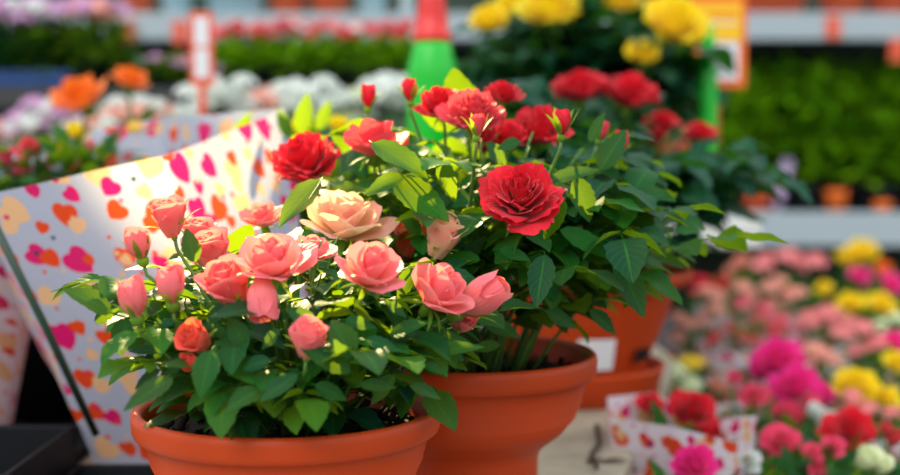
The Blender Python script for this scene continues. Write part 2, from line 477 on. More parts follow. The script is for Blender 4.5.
def pot_bowl(t, c, rr, h, foot=True, seed=0):
    """bowl pot; c = base centre, rr rim radius, h height"""
    mb = MB(); k = rr/.1
    P = [(0, .0), (.052*k, .0), (.0535*k, .002), (.054*k, h*.38), (.056*k, h*.42), (.0605*k, h*.455), (.0725*k, h*.525), (.0838*k, h*.63), (.0835*k, h*.635), (.0882*k, h*.72), (.0880*k, h*.725), (.0905*k, h*.80), (.0915*k, h*.855),
         (.0965*k, h*.862), (.0985*k, h*.875), (.0995*k, h*.90), (.1*k, h*.955), (.0995*k, h*.985), (.0975*k, h), (.0945*k, h*.995), (.092*k, h*.97), (.0895*k, h*.90), (.086*k, h*.75), (.04*k, h*.45), (.0, h*.45)]
    mb.lathe(P, 96, c)
    return mb.build('pot', 'pot', t)
def soil(t, c, r, z, seed=0):
    mb = MB(); n = 40; pts = []; m = 10
    for j in range(m):
        for i in range(n):
            a = 2*PI*i/n; q = r*j/(m-1)
            pts.append(Vector((c[0]+q*math.cos(a), c[1]+q*math.sin(a), z+.004*noise.noise(Vector((q*90*math.cos(a), q*90*math.sin(a), seed)))+.006*(1-j/(m-1)))))
    mb.grid(pts, n, m, .5, True)
    for i in range(160):
        a = R.random()*6.28; q = r*math.sqrt(R.random())*.97
        p = Vector((c[0]+q*math.cos(a), c[1]+q*math.sin(a), z+.004)); s = R.uniform(.001, .003)
        mb.tube([p-Vector((s, 0, s)), p+Vector((R.uniform(-s, s), s, s))], s, 5)
    return mb.build('soil', 'soil', t)

def blockers(bl):
    """keep leaves from growing over the open flowers"""
    def ok(c):
        x, y, z = proj(c)
        for (px, py, r, D) in bl:
            if (x-px)**2+(y-py)**2 < (r*1.0)**2 and c.y < D+.012: return False
        return True
    return ok

def rose_plant(t, base, extra, blooms, nfill, dome, leafL, mat='leaf', heroes=(), stemr=.0014, seed=1, res=1, minz=None):
    """base: soil centre, blooms: (px,py,wpx,D,kind,mat,axis,opts); dome=(cx,cy,rx,ry,z0,z1)"""
    global R
    R = random.Random(seed)
    bl = [(b[0], b[1], b[2]*(.40 if b[4] != 'bud' else .46)+11/b[3]*(b[2] > 24), b[3]) for b in blooms]
    bl += [(b[0], b[1], b[2]*.5, 9) for b in (extra or [])]
    ok0 = blockers(bl)
    ok = (lambda c: ok0(c) and (minz is None or c.z > minz))
    fol = MB(); curves = []
    for i, b in enumerate(blooms):
        px, py, wpx, D, kind, mt, axis = b[:7]; opt = b[7] if len(b) > 7 else {}
        p = at(px, py, D); w = wpx*D/F
        bp, ax = add_bloom(t, p, w, kind, mt, axis, seed=seed*31+i, roll=R.random()*6, res=res, **opt)
        hip = bp-ax*w*(.30 if kind == 'bud' else .15)
        root = base+Vector((R.uniform(-.35, .35)*dome[2]*.5, R.uniform(-.35, .35)*dome[3]*.5, -.004))
        mid = Vector((root.x*.4+hip.x*.6, root.y*.4+hip.y*.6, root.z*.45+hip.z*.55)); mid = mid-ax*.012
        path = bez(root, mid+Vector((R.uniform(-.01, .01), R.uniform(-.01, .01), .0)), hip, 8)
        path = path[:-1]+[hip-ax*.006, hip+ax*.001]
        mb = MB(); mb.tube(path, lambda q: stemr*(1.25-.45*q), 6)
        mb.build('stem', 'stem', t); curves.append((path, .75))
    sm = MB()
    for i in range(nfill):
        a = i*2.399+R.uniform(-.3, .3); e = math.sqrt((i+.5)/nfill)
        x = dome[0]+dome[2]*e*math.cos(a); y = dome[1]+dome[3]*e*math.sin(a)
        z = dome[4]+(dome[5]-dome[4])*math.sqrt(max(0, 1-(e*.93)**2))*R.uniform(.72, 1.03)
        tip = Vector((x, y, z)); root = base+Vector(((x-base.x)*.3, (y-base.y)*.3, -.003))
        mid = Vector((root.x*.5+tip.x*.5, root.y*.5+tip.y*.5, root.z*.25+tip.z*.75+.01))
        path = bez(root, mid, tip, 8)
        sm.tube(path, lambda q: stemr*(1.1-.6*q), 5, R.random()); curves.append((path, 1.0))
    for h in heroes:
        bx, by, tx, ty, D, wr = h[:6]; dz = h[6] if len(h) > 6 else 0
        r_ = h[7] if len(h) > 7 else R.random()
        nt = h[8] if len(h) > 8 else (0, -.8, .75)
        b = at(bx, by, D); e = at(tx, ty, D-dz)
        L = (e-b).length
        leaf(fol, b, e-b+Vector((0, 0, L*.12)), Vector(nt)+Vector((R.uniform(-.2, .2), 0, R.uniform(-.2, .2))), L*1.02, L*wr, .28, .22, r_, nl=13, wave=.08)
        tgt = Vector((b.x*.7+base.x*.3, b.y*.6+base.y*.4, b.z-.012))
        fol.tube(bez(b, b-(e-b)*.25, tgt, 6), .0006, 3, .8, False)
    for (path, full) in curves:
        n = 6 if full == 1.0 else 4
        a0 = R.random()*6.28
        for k in range(n):
            tt = (.38+.62*k/(n-1)) if full == 1.0 else (.3+.5*k/(n-1))
            idx = min(len(path)-2, int(tt*(len(path)-1)))
            f = tt*(len(path)-1)-idx; f = min(1, f)
            p = path[idx]*(1-f)+path[idx+1]*f
            if p.z < base.z+.012: continue
            az = a0+k*2.399
            out = (p-base); out.z = 0
            if out.length > .001: out.normalize()
            d = Vector((math.cos(az), math.sin(az), .25))+out*.7+Vector((0, 0, R.uniform(-.2, .6)*(1 if full == 1.0 else .3)))
            compound(fol, p, d, leafL*R.uniform(.7, 1.15), 5 if R.random() < .5 else 3, ok=ok, droop=R.uniform(.2, .9))
    if nfill: sm.build('branches', 'stem', t)
    fol.build('foliage', mat, t)

# ================================================================== SETTING
def boxobj(name, lo, hi, mat, M=None, bevel=0):
    mb = MB(); mb.box(lo, hi, M); return mb.build(name, mat, None, False, bevel)
struct(boxobj('floor', (-5, -1, -.95), (6, 7, -.9), 'floorm'))
struct(boxobj('wall_back', (-5, 5.6, -.9), (6, 5.7, 2.6), 'wallm'))

# front table, slanted right edge, four legs
t = thing('display_table', 'beige topped display table carrying the terracotta pots of roses', 'table', (0, 1.1, -.9))
mb = MB(); o = 0
pl = [(-1.3, .45), (-.02, .45), (.155, 1.1), (.31, 1.72), (.31, 1.86), (-1.3, 1.86)]
for z in (-.035, 0):
    for (x, y) in pl: mb.v.append(Vector((x, y, z))); mb.uv.append((x, y)); mb.r.append(.5)
mb.f.append(tuple(range(6))[::-1]); mb.f.append(tuple(range(6, 12)))
for i in range(6): mb.f.append((i, (i+1) % 6, 6+(i+1) % 6, 6+i))
mb.build('tabletop', 'table', t, False, .003)
for (x, y) in ((-1.25, .5), (-.08, .5), (-1.25, 1.8), (.02, 1.8)):
    mb = MB(); mb.box((x-.025, y-.025, -.9), (x+.025, y+.025, -.035)); mb.build('leg', 'metal', t, False)

mb = MB(); mb.tube([at(597, 432, 1.272)+Vector((0, 0, .006)), at(600, 448, 1.2025)+Vector((0, 0, .005)), at(592, 458, 1.163)+Vector((0, 0, .004)), at(597, 472, 1.111)+Vector((0, 0, .004))], lambda v: .0035-.0015*v, 6)
for (x, y) in ((585, 468), (604, 462)):
    q_ = at(x, y, 1.14); q_.z = .002; simple_leaf(mb, q_, (1, .4, .05), (0, 0, 1), .025, .012, .5, .1)
MT['twig'] = simple('dry_twig', (.06, .032, .014), .8)
tag(mb.build('dry_twig', 'twig'), 'dry brown twig with leaf scraps on the bare tabletop beside the red rose pot', 'twig')

# lower bench of the flower field
t = thing('flower_bench', 'low dark bench holding the mass of wrapped flowers at right', 'bench', (1.4, 2.3, -.9))
mb = MB(); mb.box((.1, 1.0, -.28), (2.6, 4.1, -.25)); mb.build('benchtop', 'tabledark', t, False)
for (x, y) in ((.2, 1.1), (2.5, 1.1), (.2, 4.0), (2.5, 4.0)):
    mb = MB(); mb.box((x-.03, y-.03, -.9), (x+.03, y+.03, -.28)); mb.build('leg', 'metal', t, False)

# step staging behind
t = thing('plant_staging', 'white edged step behind the roses holding pale flowers and the yellow roses', 'shelf', (-.5, 2.1, -.9))
mb = MB(); mb.box((-1.4, 1.9, .14), (.475, 2.6, .18)); mb.build('lower_shelf', 'whiteboard', t, False, .003)
mb = MB(); mb.box((-1.8, 2.62, .38), (.30, 3.3, .42)); mb.build('upper_shelf', 'tabledark', t, False, .003)
for (x, y, z) in ((-1.35, 1.95, .14), (.02, 2.55, .14), (-1.35, 2.55, .14), (.02, 1.95, .14), (-1.7, 3.2, .38), (.05, 3.2, .38), (-1.7, 2.68, .38), (.05, 2.68, .38)):
    mb = MB(); mb.box((x-.02, y-.02, -.9), (x+.02, y+.02, z)); mb.build('leg', 'metal', t, False)

# rack far behind
t = thing('shelving_rack', 'grey metal shelving rack across the back of the shop', 'shelf', (0, 4.7, -.9))
RX0, RX1 = -2.4, 2.6
def zat(py, D): return at(450, py, D).z
mb = MB(); mb.box((RX0, 4.52, zat(30, 4.5)), (RX1, 5.2, zat(24, 4.5))); mb.build('shelf_board', 'metal', t, False)
mb = MB(); mb.box((RX0, 4.49, zat(40, 4.5)), (RX1, 4.52, zat(13, 4.5))); mb.build('shelf_edge', 'metal', t, False, .004)
mb = MB(); mb.box((RX0, 4.52, zat(236, 4.5)), (RX1, 5.2, zat(216, 4.5))); mb.build('shelf_board', 'metal', t, False)
mb = MB(); mb.box((RX0, 4.49, zat(246, 4.5)), (RX1, 4.52, zat(212, 4.5))); mb.build('shelf_edge', 'metal', t, False, .004)
mb = MB(); mb.box((RX0, 5.2, -.9), (RX1, 5.22, 1.5)); mb.build('back_panel', 'wallm', t, False)
for x in (RX0, -.2, 2.55):
    mb = MB(); mb.box((x, 5.12, -.9), (x+.05, 5.2, 1.5)); mb.build('upright', 'metal', t, False)
    mb = MB(); mb.box((x, 4.55, -.9), (x+.05, 4.6, zat(240, 4.5))); mb.build('foot_post', 'metal', t, False)
for (px, py) in ((833, 27), (897, 50), (128, 32), (180, 32), (262, 34)):
    p = at(px, py, 4.485); mb = MB(); mb.box((p.x-.025, 4.48, p.z-.04), (p.x+.025, 4.489, p.z+.04))
    mb.build('price_card', 'signcoral', t, False)

# ================================================================== POT 1: pink roses
c1 = at(288, 404, .81); RIM = c1.z; c1.z = 0
t1 = thing('potted_pink_rose', 'terracotta bowl pot of pink miniature roses, nearest the camera', 'potted plant', c1)
pot_bowl(t1, c1, .1005, RIM); soil(t1, c1, .088, RIM*.86)
B1 = [
 (272, 260, 80, .735, 'open', 'pink', (.03, -.40, 1)),
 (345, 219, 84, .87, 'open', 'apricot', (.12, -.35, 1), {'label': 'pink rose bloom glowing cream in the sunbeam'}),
 (371, 268, 66, .735, 'open', 'pink', (.30, -.45, .9), {'hs': 1.25}),
 (440, 291, 70, .75, 'open', 'pink', (.55, -.35, .75), {'hs': 1.2}),
 (476, 300, 38, .77, 'bud', 'pink', (.7, -.3, .5)),
 (262, 291, 32, .722, 'bud', 'pink', (.05, -.5, -.9), {'calyx': False}),
 (233, 293, 46, .745, 'half', 'pink', (-.3, -.5, .8)),
 (440, 243, 38, .84, 'half', 'apricot', (.35, -.3, 1)),
 (407, 246, 34, .90, 'half', 'coral', (.2, -.3, 1)),
 (263, 216, 46, .90, 'open', 'pink', (-.1, -.3, 1)),
 (212, 256, 44, .80, 'half', 'pink', (-.2, -.3, 1), {'hs': .75}),
 (312, 250, 44, .80, 'open', 'pink', (.1, -.3, 1)),
 (308, 345, 38, .70, 'half', 'pink', (.15, -.3, 1), {'hs': .85}),
 (200, 340, 32, .72, 'half', 'coral', (-.5, -.85, .5)), (194, 362, 18, .715, 'half', 'coral', (-.5, -.8, .1), {'calyx': False}),
 (171, 223, 38, .77, 'half', 'pink', (-.15, -.3, 1), {'long': 1.2, 'hs': .85}),
 (139, 247, 26, .76, 'bud', 'pink', (-.2, -.2, 1), {'hs': .85, 'long': 1.3}),
 (171, 290, 29, .73, 'bud', 'pink', (-.05, -.2, 1), {'long': 1.1, 'hs': .85}),
 (134, 303, 30, .73, 'bud', 'pink', (-.15, -.2, 1), {'hs': .88}),
 (197, 236, 34, .83, 'half', 'pink', (.1, -.3, 1), {'hs': .7}),
 (462, 322, 30, .79, 'half', 'pink', (.3, -.6, .6)),
]
H1 = [
 (112, 313, 63, 290, .735, .55, .01, .45, (0, -.7, .9)), (128, 318, 118, 356, .74, .7, 0, .35), (160, 352, 128, 352, .72, .5, 0, .1, (0, -.6, 1)),
 (212, 350, 200, 396, .70, .62, .012, .55), (195, 366, 163, 366, .71, .6, .01, .05, (0, -.5, 1)), (190, 358, 160, 378, .72, .6, 0, .1),
 (172, 378, 128, 412, .70, .34, .03, .05, (.3, -.6, .8)), (160, 370, 135, 390, .72, .5, .0, .1), (262, 388, 228, 412, .70, .5, .02, .3, (.2, -.6, .8)),
 (297, 375, 262, 402, .69, .5, .01, .2), (315, 385, 345, 402, .70, .55, .0, .4), (245, 345, 228, 318, .71, .7, 0, .3), (268, 308, 213, 318, .72, .42, .02, .02, (0, -.5, 1)),
 (195, 262, 185, 229, .74, .6, 0, .3), (288, 310, 320, 330, .71, .55, .0, .25), (320, 180, 281, 226, .86, .45, .02, .05),
 (350, 372, 300, 350, .69, .5, 0, .3), (352, 355, 330, 322, .69, .8, .0, .35), (390, 335, 425, 325, .73, .5, .01, .3), (405, 350, 440, 375, .74, .45, .01, .4),
 (395, 375, 372, 405, .71, .5, .0, .2), (420, 355, 480, 350, .75, .3, .02, .5), (425, 335, 470, 345, .76, .4, .0, .4), (330, 400, 322, 420, .70, .6, 0, .2),
 (410, 385, 440, 400, .72, .5, 0, .3), (365, 340, 398, 352, .70, .5, 0, .3), (270, 360, 240, 372, .70, .55, 0, .15), (225, 305, 205, 330, .73, .6, 0, .1),
 (175, 322, 150, 330, .73, .5, 0, .1), (280, 330, 262, 350, .71, .6, 0, .15), (385, 300, 405, 318, .73, .5, 0, .2), (345, 320, 375, 330, .71, .5, 0, .3),
 (415, 268, 398, 300, .76, .55, 0, .35), (240, 272, 222, 290, .75, .5, 0, .3), (210, 325, 232, 345, .72, .5, 0, .3), (360, 385, 395, 390, .70, .4, 0, .3),
]
rose_plant(t1, Vector((c1.x, c1.y, RIM*.87)), [(521, 197, 78), (304, 162, 80), (374, 140, 66), (473, 112, 60)], B1, 36, (c1.x+.012, c1.y-.012, .102, .096, RIM*.98, .252), .030, 'leaf', H1, seed=3, minz=RIM*.95)

# ================================================================== POT 2: red roses
c2 = at(470, 352, .977); c2.z = 0
t2 = thing('potted_red_rose', 'terracotta bowl pot of crimson roses, right behind the pink roses', 'potted plant', c2)
pot_bowl(t2, c2, .1, .132); soil(t2, c2, .088, .114)
B2 = [
 (521, 197, 78, .84, 'full', 'red', (-.08, -.8, .8)),
 (440, 104, 46, .95, 'full', 'red', (-.2, -.5, 1)),
 (473, 114, 58, .92, 'full', 'rosered', (.1, -.6, 1)),
 (503, 94, 36, 1.02, 'full', 'red', (.1, -.25, 1), {'hs': .95}),
 (540, 128, 58, 1.02, 'full', 'red', (.1, -.5, 1)),
 (507, 136, 40, 1.0, 'full', 'red', (.1, -.5, 1)),
 (304, 162, 70, .96, 'full', 'red', (-.35, -.55, 1)),
 (374, 140, 66, .93, 'open', 'rosered', (.0, -.25, 1)),
 (368, 99, 15, .96, 'bud', 'red', (.05, -.1, 1), {'long': 1.5}),
 (410, 93, 15, .96, 'bud', 'red', (-.05, -.1, 1), {'long': 1.5}),
 (477, 128, 15, .86, 'bud', 'rosered', (.05, -.1, 1), {'long': 1.9}),
 (562, 126, 17, .88, 'bud', 'red', (.05, -.1, 1), {'long': 2.0}),
 (601, 133, 14, .95, 'bud', 'rosered', (.3, -.1, 1), {'long': 1.2}),
 (620, 146, 16, .95, 'bud', 'red', (.1, -.1, 1), {'long': 1.2}),
 (484, 141, 26, .98, 'half', 'red', (0, -.4, 1)),
 (571, 179, 12, .98, 'bud', 'red', (0, -.2, 1)),
]
H2 = [
 (395, 182, 445, 222, .84, .55, .02, .98, (.1, -.8, .7)), (372, 143, 425, 178, .84, .5, .02, .98, (.1, -.6, .8)), (405, 176, 365, 196, .84, .5, 0, .95), (438, 160, 455, 202, .85, .5, 0, .9),
 (430, 178, 392, 190, .85, .6, 0, .9), (545, 255, 537, 306, .82, .5, .02, .12, (0, -1, .25)), (575, 178, 590, 222, .86, .6, 0, .5), (550, 180, 600, 172, .86, .35, .0, .3),
 (600, 170, 627, 130, .90, .55, .0, .2), (590, 142, 605, 112, .92, .4, .0, .4), (520, 142, 498, 150, .88, .7, 0, .3), (505, 165, 487, 142, .9, .8, 0, .3), (618, 262, 642, 316, .86, .5, .02, .2, (.2, -1, .4)),
 (590, 262, 650, 250, .88, .35, .01, .6), (560, 230, 615, 262, .86, .42, .0, .9), (595, 235, 640, 262, .88, .45, 0, .7), (600, 195, 660, 190, .92, .3, 0, .2), (610, 215, 665, 240, .92, .35, 0, .2),
 (480, 260, 440, 262, .84, .5, 0, .9), (485, 290, 455, 280, .82, .5, 0, .8), (500, 250, 530, 262, .83, .5, 0, .5), (470, 228, 440, 210, .86, .5, 0, .5), (640, 280, 625, 308, .9, .5, 0, .2),
 (480, 320, 520, 340, .85, .5, 0, .3), (545, 310, 575, 330, .85, .5, .0, .3), (500, 345, 470, 352, .84, .5, 0, .4), (590, 310, 615, 335, .87, .5, 0, .3),
 (420, 235, 400, 215, .86, .6, 0, .8), (565, 200, 545, 240, .84, .5, 0, .9),
]
rose_plant(t2, Vector((c2.x, c2.y, .115)), 0, B2, 38, (c2.x+.035, c2.y-.005, .125, .115, .15, .310), .037, 'leaf', H2, seed=11, minz=.105)

# ================================================================== POT 3: red roses in wide pot with saucer
c3 = at(575, 267, 1.475); z3 = c3.z; c3.z = 0
t3 = thing('potted_red_rose', 'wide terracotta pot on a saucer with a broad leafy red rose bush, third pot back', 'potted plant', c3)
mb = MB(); h = z3
mb.lathe([(0, .006), (.078, .006), (.082, .02), (.087, .045), (.100, h*.5), (.115, h*.78), (.122, h*.88), (.129, h*.885), (.1365, h*.92), (.138, h*.98), (.136, h), (.132, h*.99), (.126, h*.9), (.096, h*.7), (0, h*.7)], 96, c3)
mb.build('pot', 'pot', t3)
mb = MB(); mb.lathe([(0, 0), (.094, 0), (.099, .004), (.105, .034), (.107, .038), (.1045, .040), (.102, .036), (.096, .01), (0, .005)], 96, c3)
mb.build('saucer', 'pot', t3)
soil(t3, c3, .124, h*.9)
# paper label and drain slot
mb = MB(); pp = []
for (z) in (.046, .082):
    for i in range(5):
        a = math.radians(-94+i*5.5); r = .1035+(z-.046)*.28
        pp.append(c3+Vector((r*math.cos(a), r*math.sin(a), z)))
mb.grid(pp, 5, 2); lb = mb.build('paper_label', 'signwhite', t3); lb['label'] = 'white paper label'
mb = MB(); pp = []
for z in (.05, .066):
    for i in range(5):
        a = math.radians(-52+i*4.0); r = .0965+(z-.05)*.3
        pp.append(c3+Vector((r*math.cos(a), r*math.sin(a), z)))
mb.grid(pp, 5, 2); mb.build('drainage_slot', 'soil', t3)
B3 = [
 (580, 88, 54, 1.45, 'full', 'red', (-.1, -.22, 1), {'hs': .95}), (630, 94, 56, 1.45, 'full', 'red', (.1, -.22, 1), {'hs': .95}), (662, 122, 32, 1.5, 'full', 'red', (.1, -.22, 1), {'hs': .95}),
 (700, 133, 34, 1.5, 'full', 'red', (.1, -.22, 1), {'hs': .95}), (655, 142, 26, 1.5, 'half', 'red', (0, -.5, 1)),
]
H3 = [(705, 205, 735, 200, 1.42, .5, 0, .2), (698, 222, 728, 218, 1.40, .5, 0, .1), (690, 150, 722, 140, 1.42, .4, 0, .6), (685, 165, 705, 195, 1.40, .5, 0, .2), (715, 190, 757, 172, 1.45, .4, 0, .2), (700, 215, 727, 232, 1.45, .4, 0, .2), (660, 160, 712, 158, 1.4, .35, 0, .3), (640, 215, 700, 205, 1.35, .3, 0, .3),
 (650, 240, 690, 250, 1.35, .35, 0, .2), (620, 180, 680, 178, 1.35, .3, 0, .3), (690, 185, 725, 200, 1.4, .4, 0, .3)]
rose_plant(t3, Vector((c3.x, c3.y, h*.9)), 0, B3, 50, (c3.x+.03, c3.y-.02, .150, .13, .215, .34), .050, 'leaf_deep', H3, seed=21, stemr=.002, minz=z3+.012)

# ================================================================== POT 4: yellow roses on the step
c4_ = at(600, 140, 2.08); z4 = c4_.z; c4_.z = .18
t4 = thing('potted_yellow_rose', 'tall bush of yellow roses in an orange pot at the top centre', 'potted plant', c4_)
mb = MB(); hh = z4-.18
mb.lathe([(0, 0), (.095, 0), (.10, .01), (.125, hh*.8), (.13, hh*.82), (.145, hh*.84), (.146, hh*.98), (.14, hh), (.13, hh*.97), (.12, hh*.8), (0, hh*.8)], 64, c4_)
mb.build('pot', 'potorange', t4)
soil(t4, Vector((c4_.x, c4_.y, 0)), .125, .18+hh*.88)
B4 = [(490, 19, 38, 1.9, 'full', 'yellow', (-.2, -.6, 1)), (551, 6, 60, 1.9, 'full', 'yellow', (0, -.6, 1)), (620, -2, 40, 1.95, 'full', 'yellow', (0, -.6, 1)), (675, 22, 60, 1.85, 'full', 'yellow', (.2, -.8, .8)),
 (643, 52, 32, 1.85, 'full', 'yellow', (.1, -.7, .8)), (508, 5, 34, 2.0, 'full', 'yellow', (-.1, -.4, 1)), (655, 0, 26, 2.0, 'half', 'orange', (.1, -.4, 1), {'label': 'small orange bloom'})]
rose_plant(t4, Vector((c4_.x, c4_.y, .18+hh*.88)), 0, B4, 60, (c4_.x-.03, c4_.y, .160, .14, .30, .525), .062, 'leaf_deep', (), seed=31, stemr=.003)

# ================================================================== HEART WRAP (paper bag) at left
def sleeve_mb(mb, bottom, top, z0f, ztop, n=40, rows=10, wave=.003, seed=0, uvs=1.0, bulge=0):
    """bottom/top: closed polygons (lists of (x,y)); ztop(k) heights list for the top vertices"""
    m = len(bottom); pts = []; uv = []
    per = n
    for j in range(rows):
        v = j/(rows-1); s = 0; prev = None
        for i in range(per*m+1):
            e = (i//per) % m; f = (i % per)/per
            b = Vector((*bottom[e], z0f)).lerp(Vector((*bottom[(e+1) % m], z0f)), f)
            tp = Vector((*top[e], ztop[e])).lerp(Vector((*top[(e+1) % m], ztop[(e+1) % m])), f)
            p = b.lerp(tp, v)
            nz = noise.noise(Vector((p.x*14+seed, p.y*14, p.z*9)))*wave
            p = p+Vector((nz, nz, 0))
            if prev is not None: s += (p-prev).length
            prev = p; pts.append(p); uv.append((s*uvs, p.z*1.02*uvs))
    mb.grid(pts, per*m+1, rows, .5, uvs=uv)

bt = at(180, 468, 1.14)
tA = thing('paper_gift_bag', 'flared white paper bag with pink, red and beige hearts behind the pink roses', 'gift bag', (bt.x, 1.15, 0))
xb0, xb1 = at(93, 470, 1.12).x, -.13
zt = [at(-8, 194, 1.02).z, at(165, 156, 1.02).z, at(285, 108, 1.22).z, at(150, 120, 1.4).z, at(-70, 165, 1.35).z]
bottom = [(xb0, 1.12), (-.16, 1.10), (-.115, 1.16), (-.2, 1.26), (xb0-.03, 1.25)]
top = [(at(-8, 194, 1.02).x, 1.02), (at(165, 156, 1.02).x, 1.02), (at(285, 108, 1.22).x, 1.22), (at(150, 120, 1.4).x, 1.40), (at(-75, 165, 1.35).x, 1.35)]
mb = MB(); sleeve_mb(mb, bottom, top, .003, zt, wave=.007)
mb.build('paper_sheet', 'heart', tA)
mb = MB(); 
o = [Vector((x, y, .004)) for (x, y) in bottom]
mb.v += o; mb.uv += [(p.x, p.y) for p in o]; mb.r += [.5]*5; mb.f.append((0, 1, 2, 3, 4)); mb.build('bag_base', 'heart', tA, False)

# cane leaning on the bag
mb = MB(); mb.tube([at(96, 434, 1.055), at(50, 336, 1.01), at(-12, 212, .985)], .0034, 8)
o = mb.build('plant_cane', 'cane'); tag(o, 'thin dark green cane leaning diagonally against the heart paper bag', 'stick')
# fix: foot of the cane is carried by the tray rim below

# darker wrapped pot at far left
def wrapped(name, label, cx, cy, z0, r0, r1, h, mat, seed, n=8, zj=.02, wave=.004, group=None):
    t = thing(name, label, 'potted plant', (cx, cy, z0), group)
    rr = random.Random(seed); a0 = rr.random()
    bo = [(cx+r0*math.cos(a0+2*PI*i/n), cy+r0*math.sin(a0+2*PI*i/n)) for i in range(n)]
    tp = [(cx+r1*rr.uniform(.9, 1.12)*math.cos(a0+2*PI*i/n), cy+r1*rr.uniform(.9, 1.12)*math.sin(a0+2*PI*i/n)) for i in range(n)]
    zz = [z0+h+rr.uniform(-zj, zj) for i in range(n)]
    mb = MB(); sleeve_mb(mb, bo, tp, z0+.002, zz, n=5, rows=6, wave=wave, seed=seed)
    mb.build('paper_sleeve', mat, t)
    return t

# black tray at the lower left
def tray(label, x0, x1, y0, y1, z0, h, mat='black', group=None):
    mb = MB(); w = .004
    mb.box((x0, y0, z0), (x1, y1, z0+.004))
    for (a, b) in (((x0, y0), (x1, y0+w)), ((x0, y1-w), (x1, y1)), ((x0, y0), (x0+w, y1)), ((x1-w, y0), (x1, y1))):
        mb.box((a[0], a[1], z0), (b[0], b[1], z0+h))
    mb.box((x0-.004, y0-.004, z0+h-.006), (x1+.004, y0, z0+h)); mb.box((x0-.004, y1, z0+h-.006), (x1+.004, y1+.004, z0+h))
    for i in range(int((x1-x0)/.06)):
        mb.box((x0+i*.06+.01, y0-.002, z0+.01), (x0+i*.06+.022, y0, z0+h-.006))
    o = mb.build('plant_tray', mat, None, False, .001)
    tag(o, label, 'tray', group); return o
tray('black plastic plant tray in the bottom left corner beside the heart bag', -.62, -.335, .93, 1.10, 0.0, .045)
tray('flat black tray under the foot of the heart bag', -.33, -.20, .88, 1.09, 0.0, .012)
tray('flat black tray behind the corner tray, carrying the shaded wrapped pot', -.62, -.345, 1.11, 1.40, 0.0, .012)
wq = wrapped('potted_rose', 'heart-wrapped pot in deep shade left of the big heart bag', -.49, 1.215, .004, .055, .085, .185, 'heart2', 5)
R = random.Random(55)
mb = MB()
for i in range(60):
    a = R.random()*6.28
    p = Vector((-.49+R.uniform(-.05, .05), 1.215+R.uniform(-.05, .05), .15+R.random()*.04))
    simple_leaf(mb, p, (math.cos(a), math.sin(a), .7), (0, 0, 1), .045, .025, R.random())
mb.build('foliage', 'leaf', wq)

# ================================================================== generic small plants
def floret_cluster(seed, n=28, dome=.55, fs=.30):
    """unit wide rounded head of small four petalled florets"""
    rr = random.Random(seed); mb = MB()
    for i in range(n):
        e = math.sqrt((i+.5)/n); a = i*2.399
        c = Vector((.42*e*math.cos(a), .42*e*math.sin(a), dome*.5*math.sqrt(max(0, 1-e*e*.95))))
        nrm = Vector((c.x*1.3, c.y*1.3, .35)).normalized(); M = frame(nrm, rr.random()*6)
        s = fs*rr.uniform(.35, .55)
        for k in range(5):
            b = 2*PI*k/5; d = M @ Vector((math.cos(b), math.sin(b), .35)); st = R.getstate()
            simple_leaf(mb, c, d, nrm, s, s*.95, rr.random(), .6); R.setstate(st)
    w = 2*max(math.hypot(p.x, p.y) for p in mb.v); mb.v = [p/w for p in mb.v]
    return mb
CK = {}
def cluster(parent, p, w, mat, seed=0, axis=(0, -.3, 1), n=28):
    key = (mat, seed % 4, n)
    if key not in CK:
        me = floret_cluster(key[1], n).mesh('flower_head'); me.materials.append(MT[mat]); CK[key] = me
    o = bpy.data.objects.new('flower_head', CK[key]); COL.objects.link(o); o.parent = parent
    o.matrix_basis = Matrix.Translation(p-Vector(parent.location)) @ frame(axis, seed).to_4x4() @ Matrix.Diagonal((w, w, w, 1))
    return o
def bush(mb, cx, cy, z0, z1, rx, ry, n, L, rr, flat=.5):
    for i in range(n):
        a = rr.random()*6.283; e = math.sqrt(rr.random())
        z = z0+(z1-z0)*rr.random()**.8*math.sqrt(max(0.02, 1-e*e*flat))
        p = Vector((cx+rx*e*math.cos(a), cy+ry*e*math.sin(a), z))
        d = Vector((math.cos(a)*e+rr.uniform(-.6, .6), math.sin(a)*e+rr.uniform(-.6, .6), rr.uniform(.0, 1.1)))
        simple_leaf(mb, p, d, (rr.uniform(-.3, .3), rr.uniform(-.5, .1), 1), L*rr.uniform(.7, 1.2), L*.5, rr.random(), rr.uniform(.2, 1))

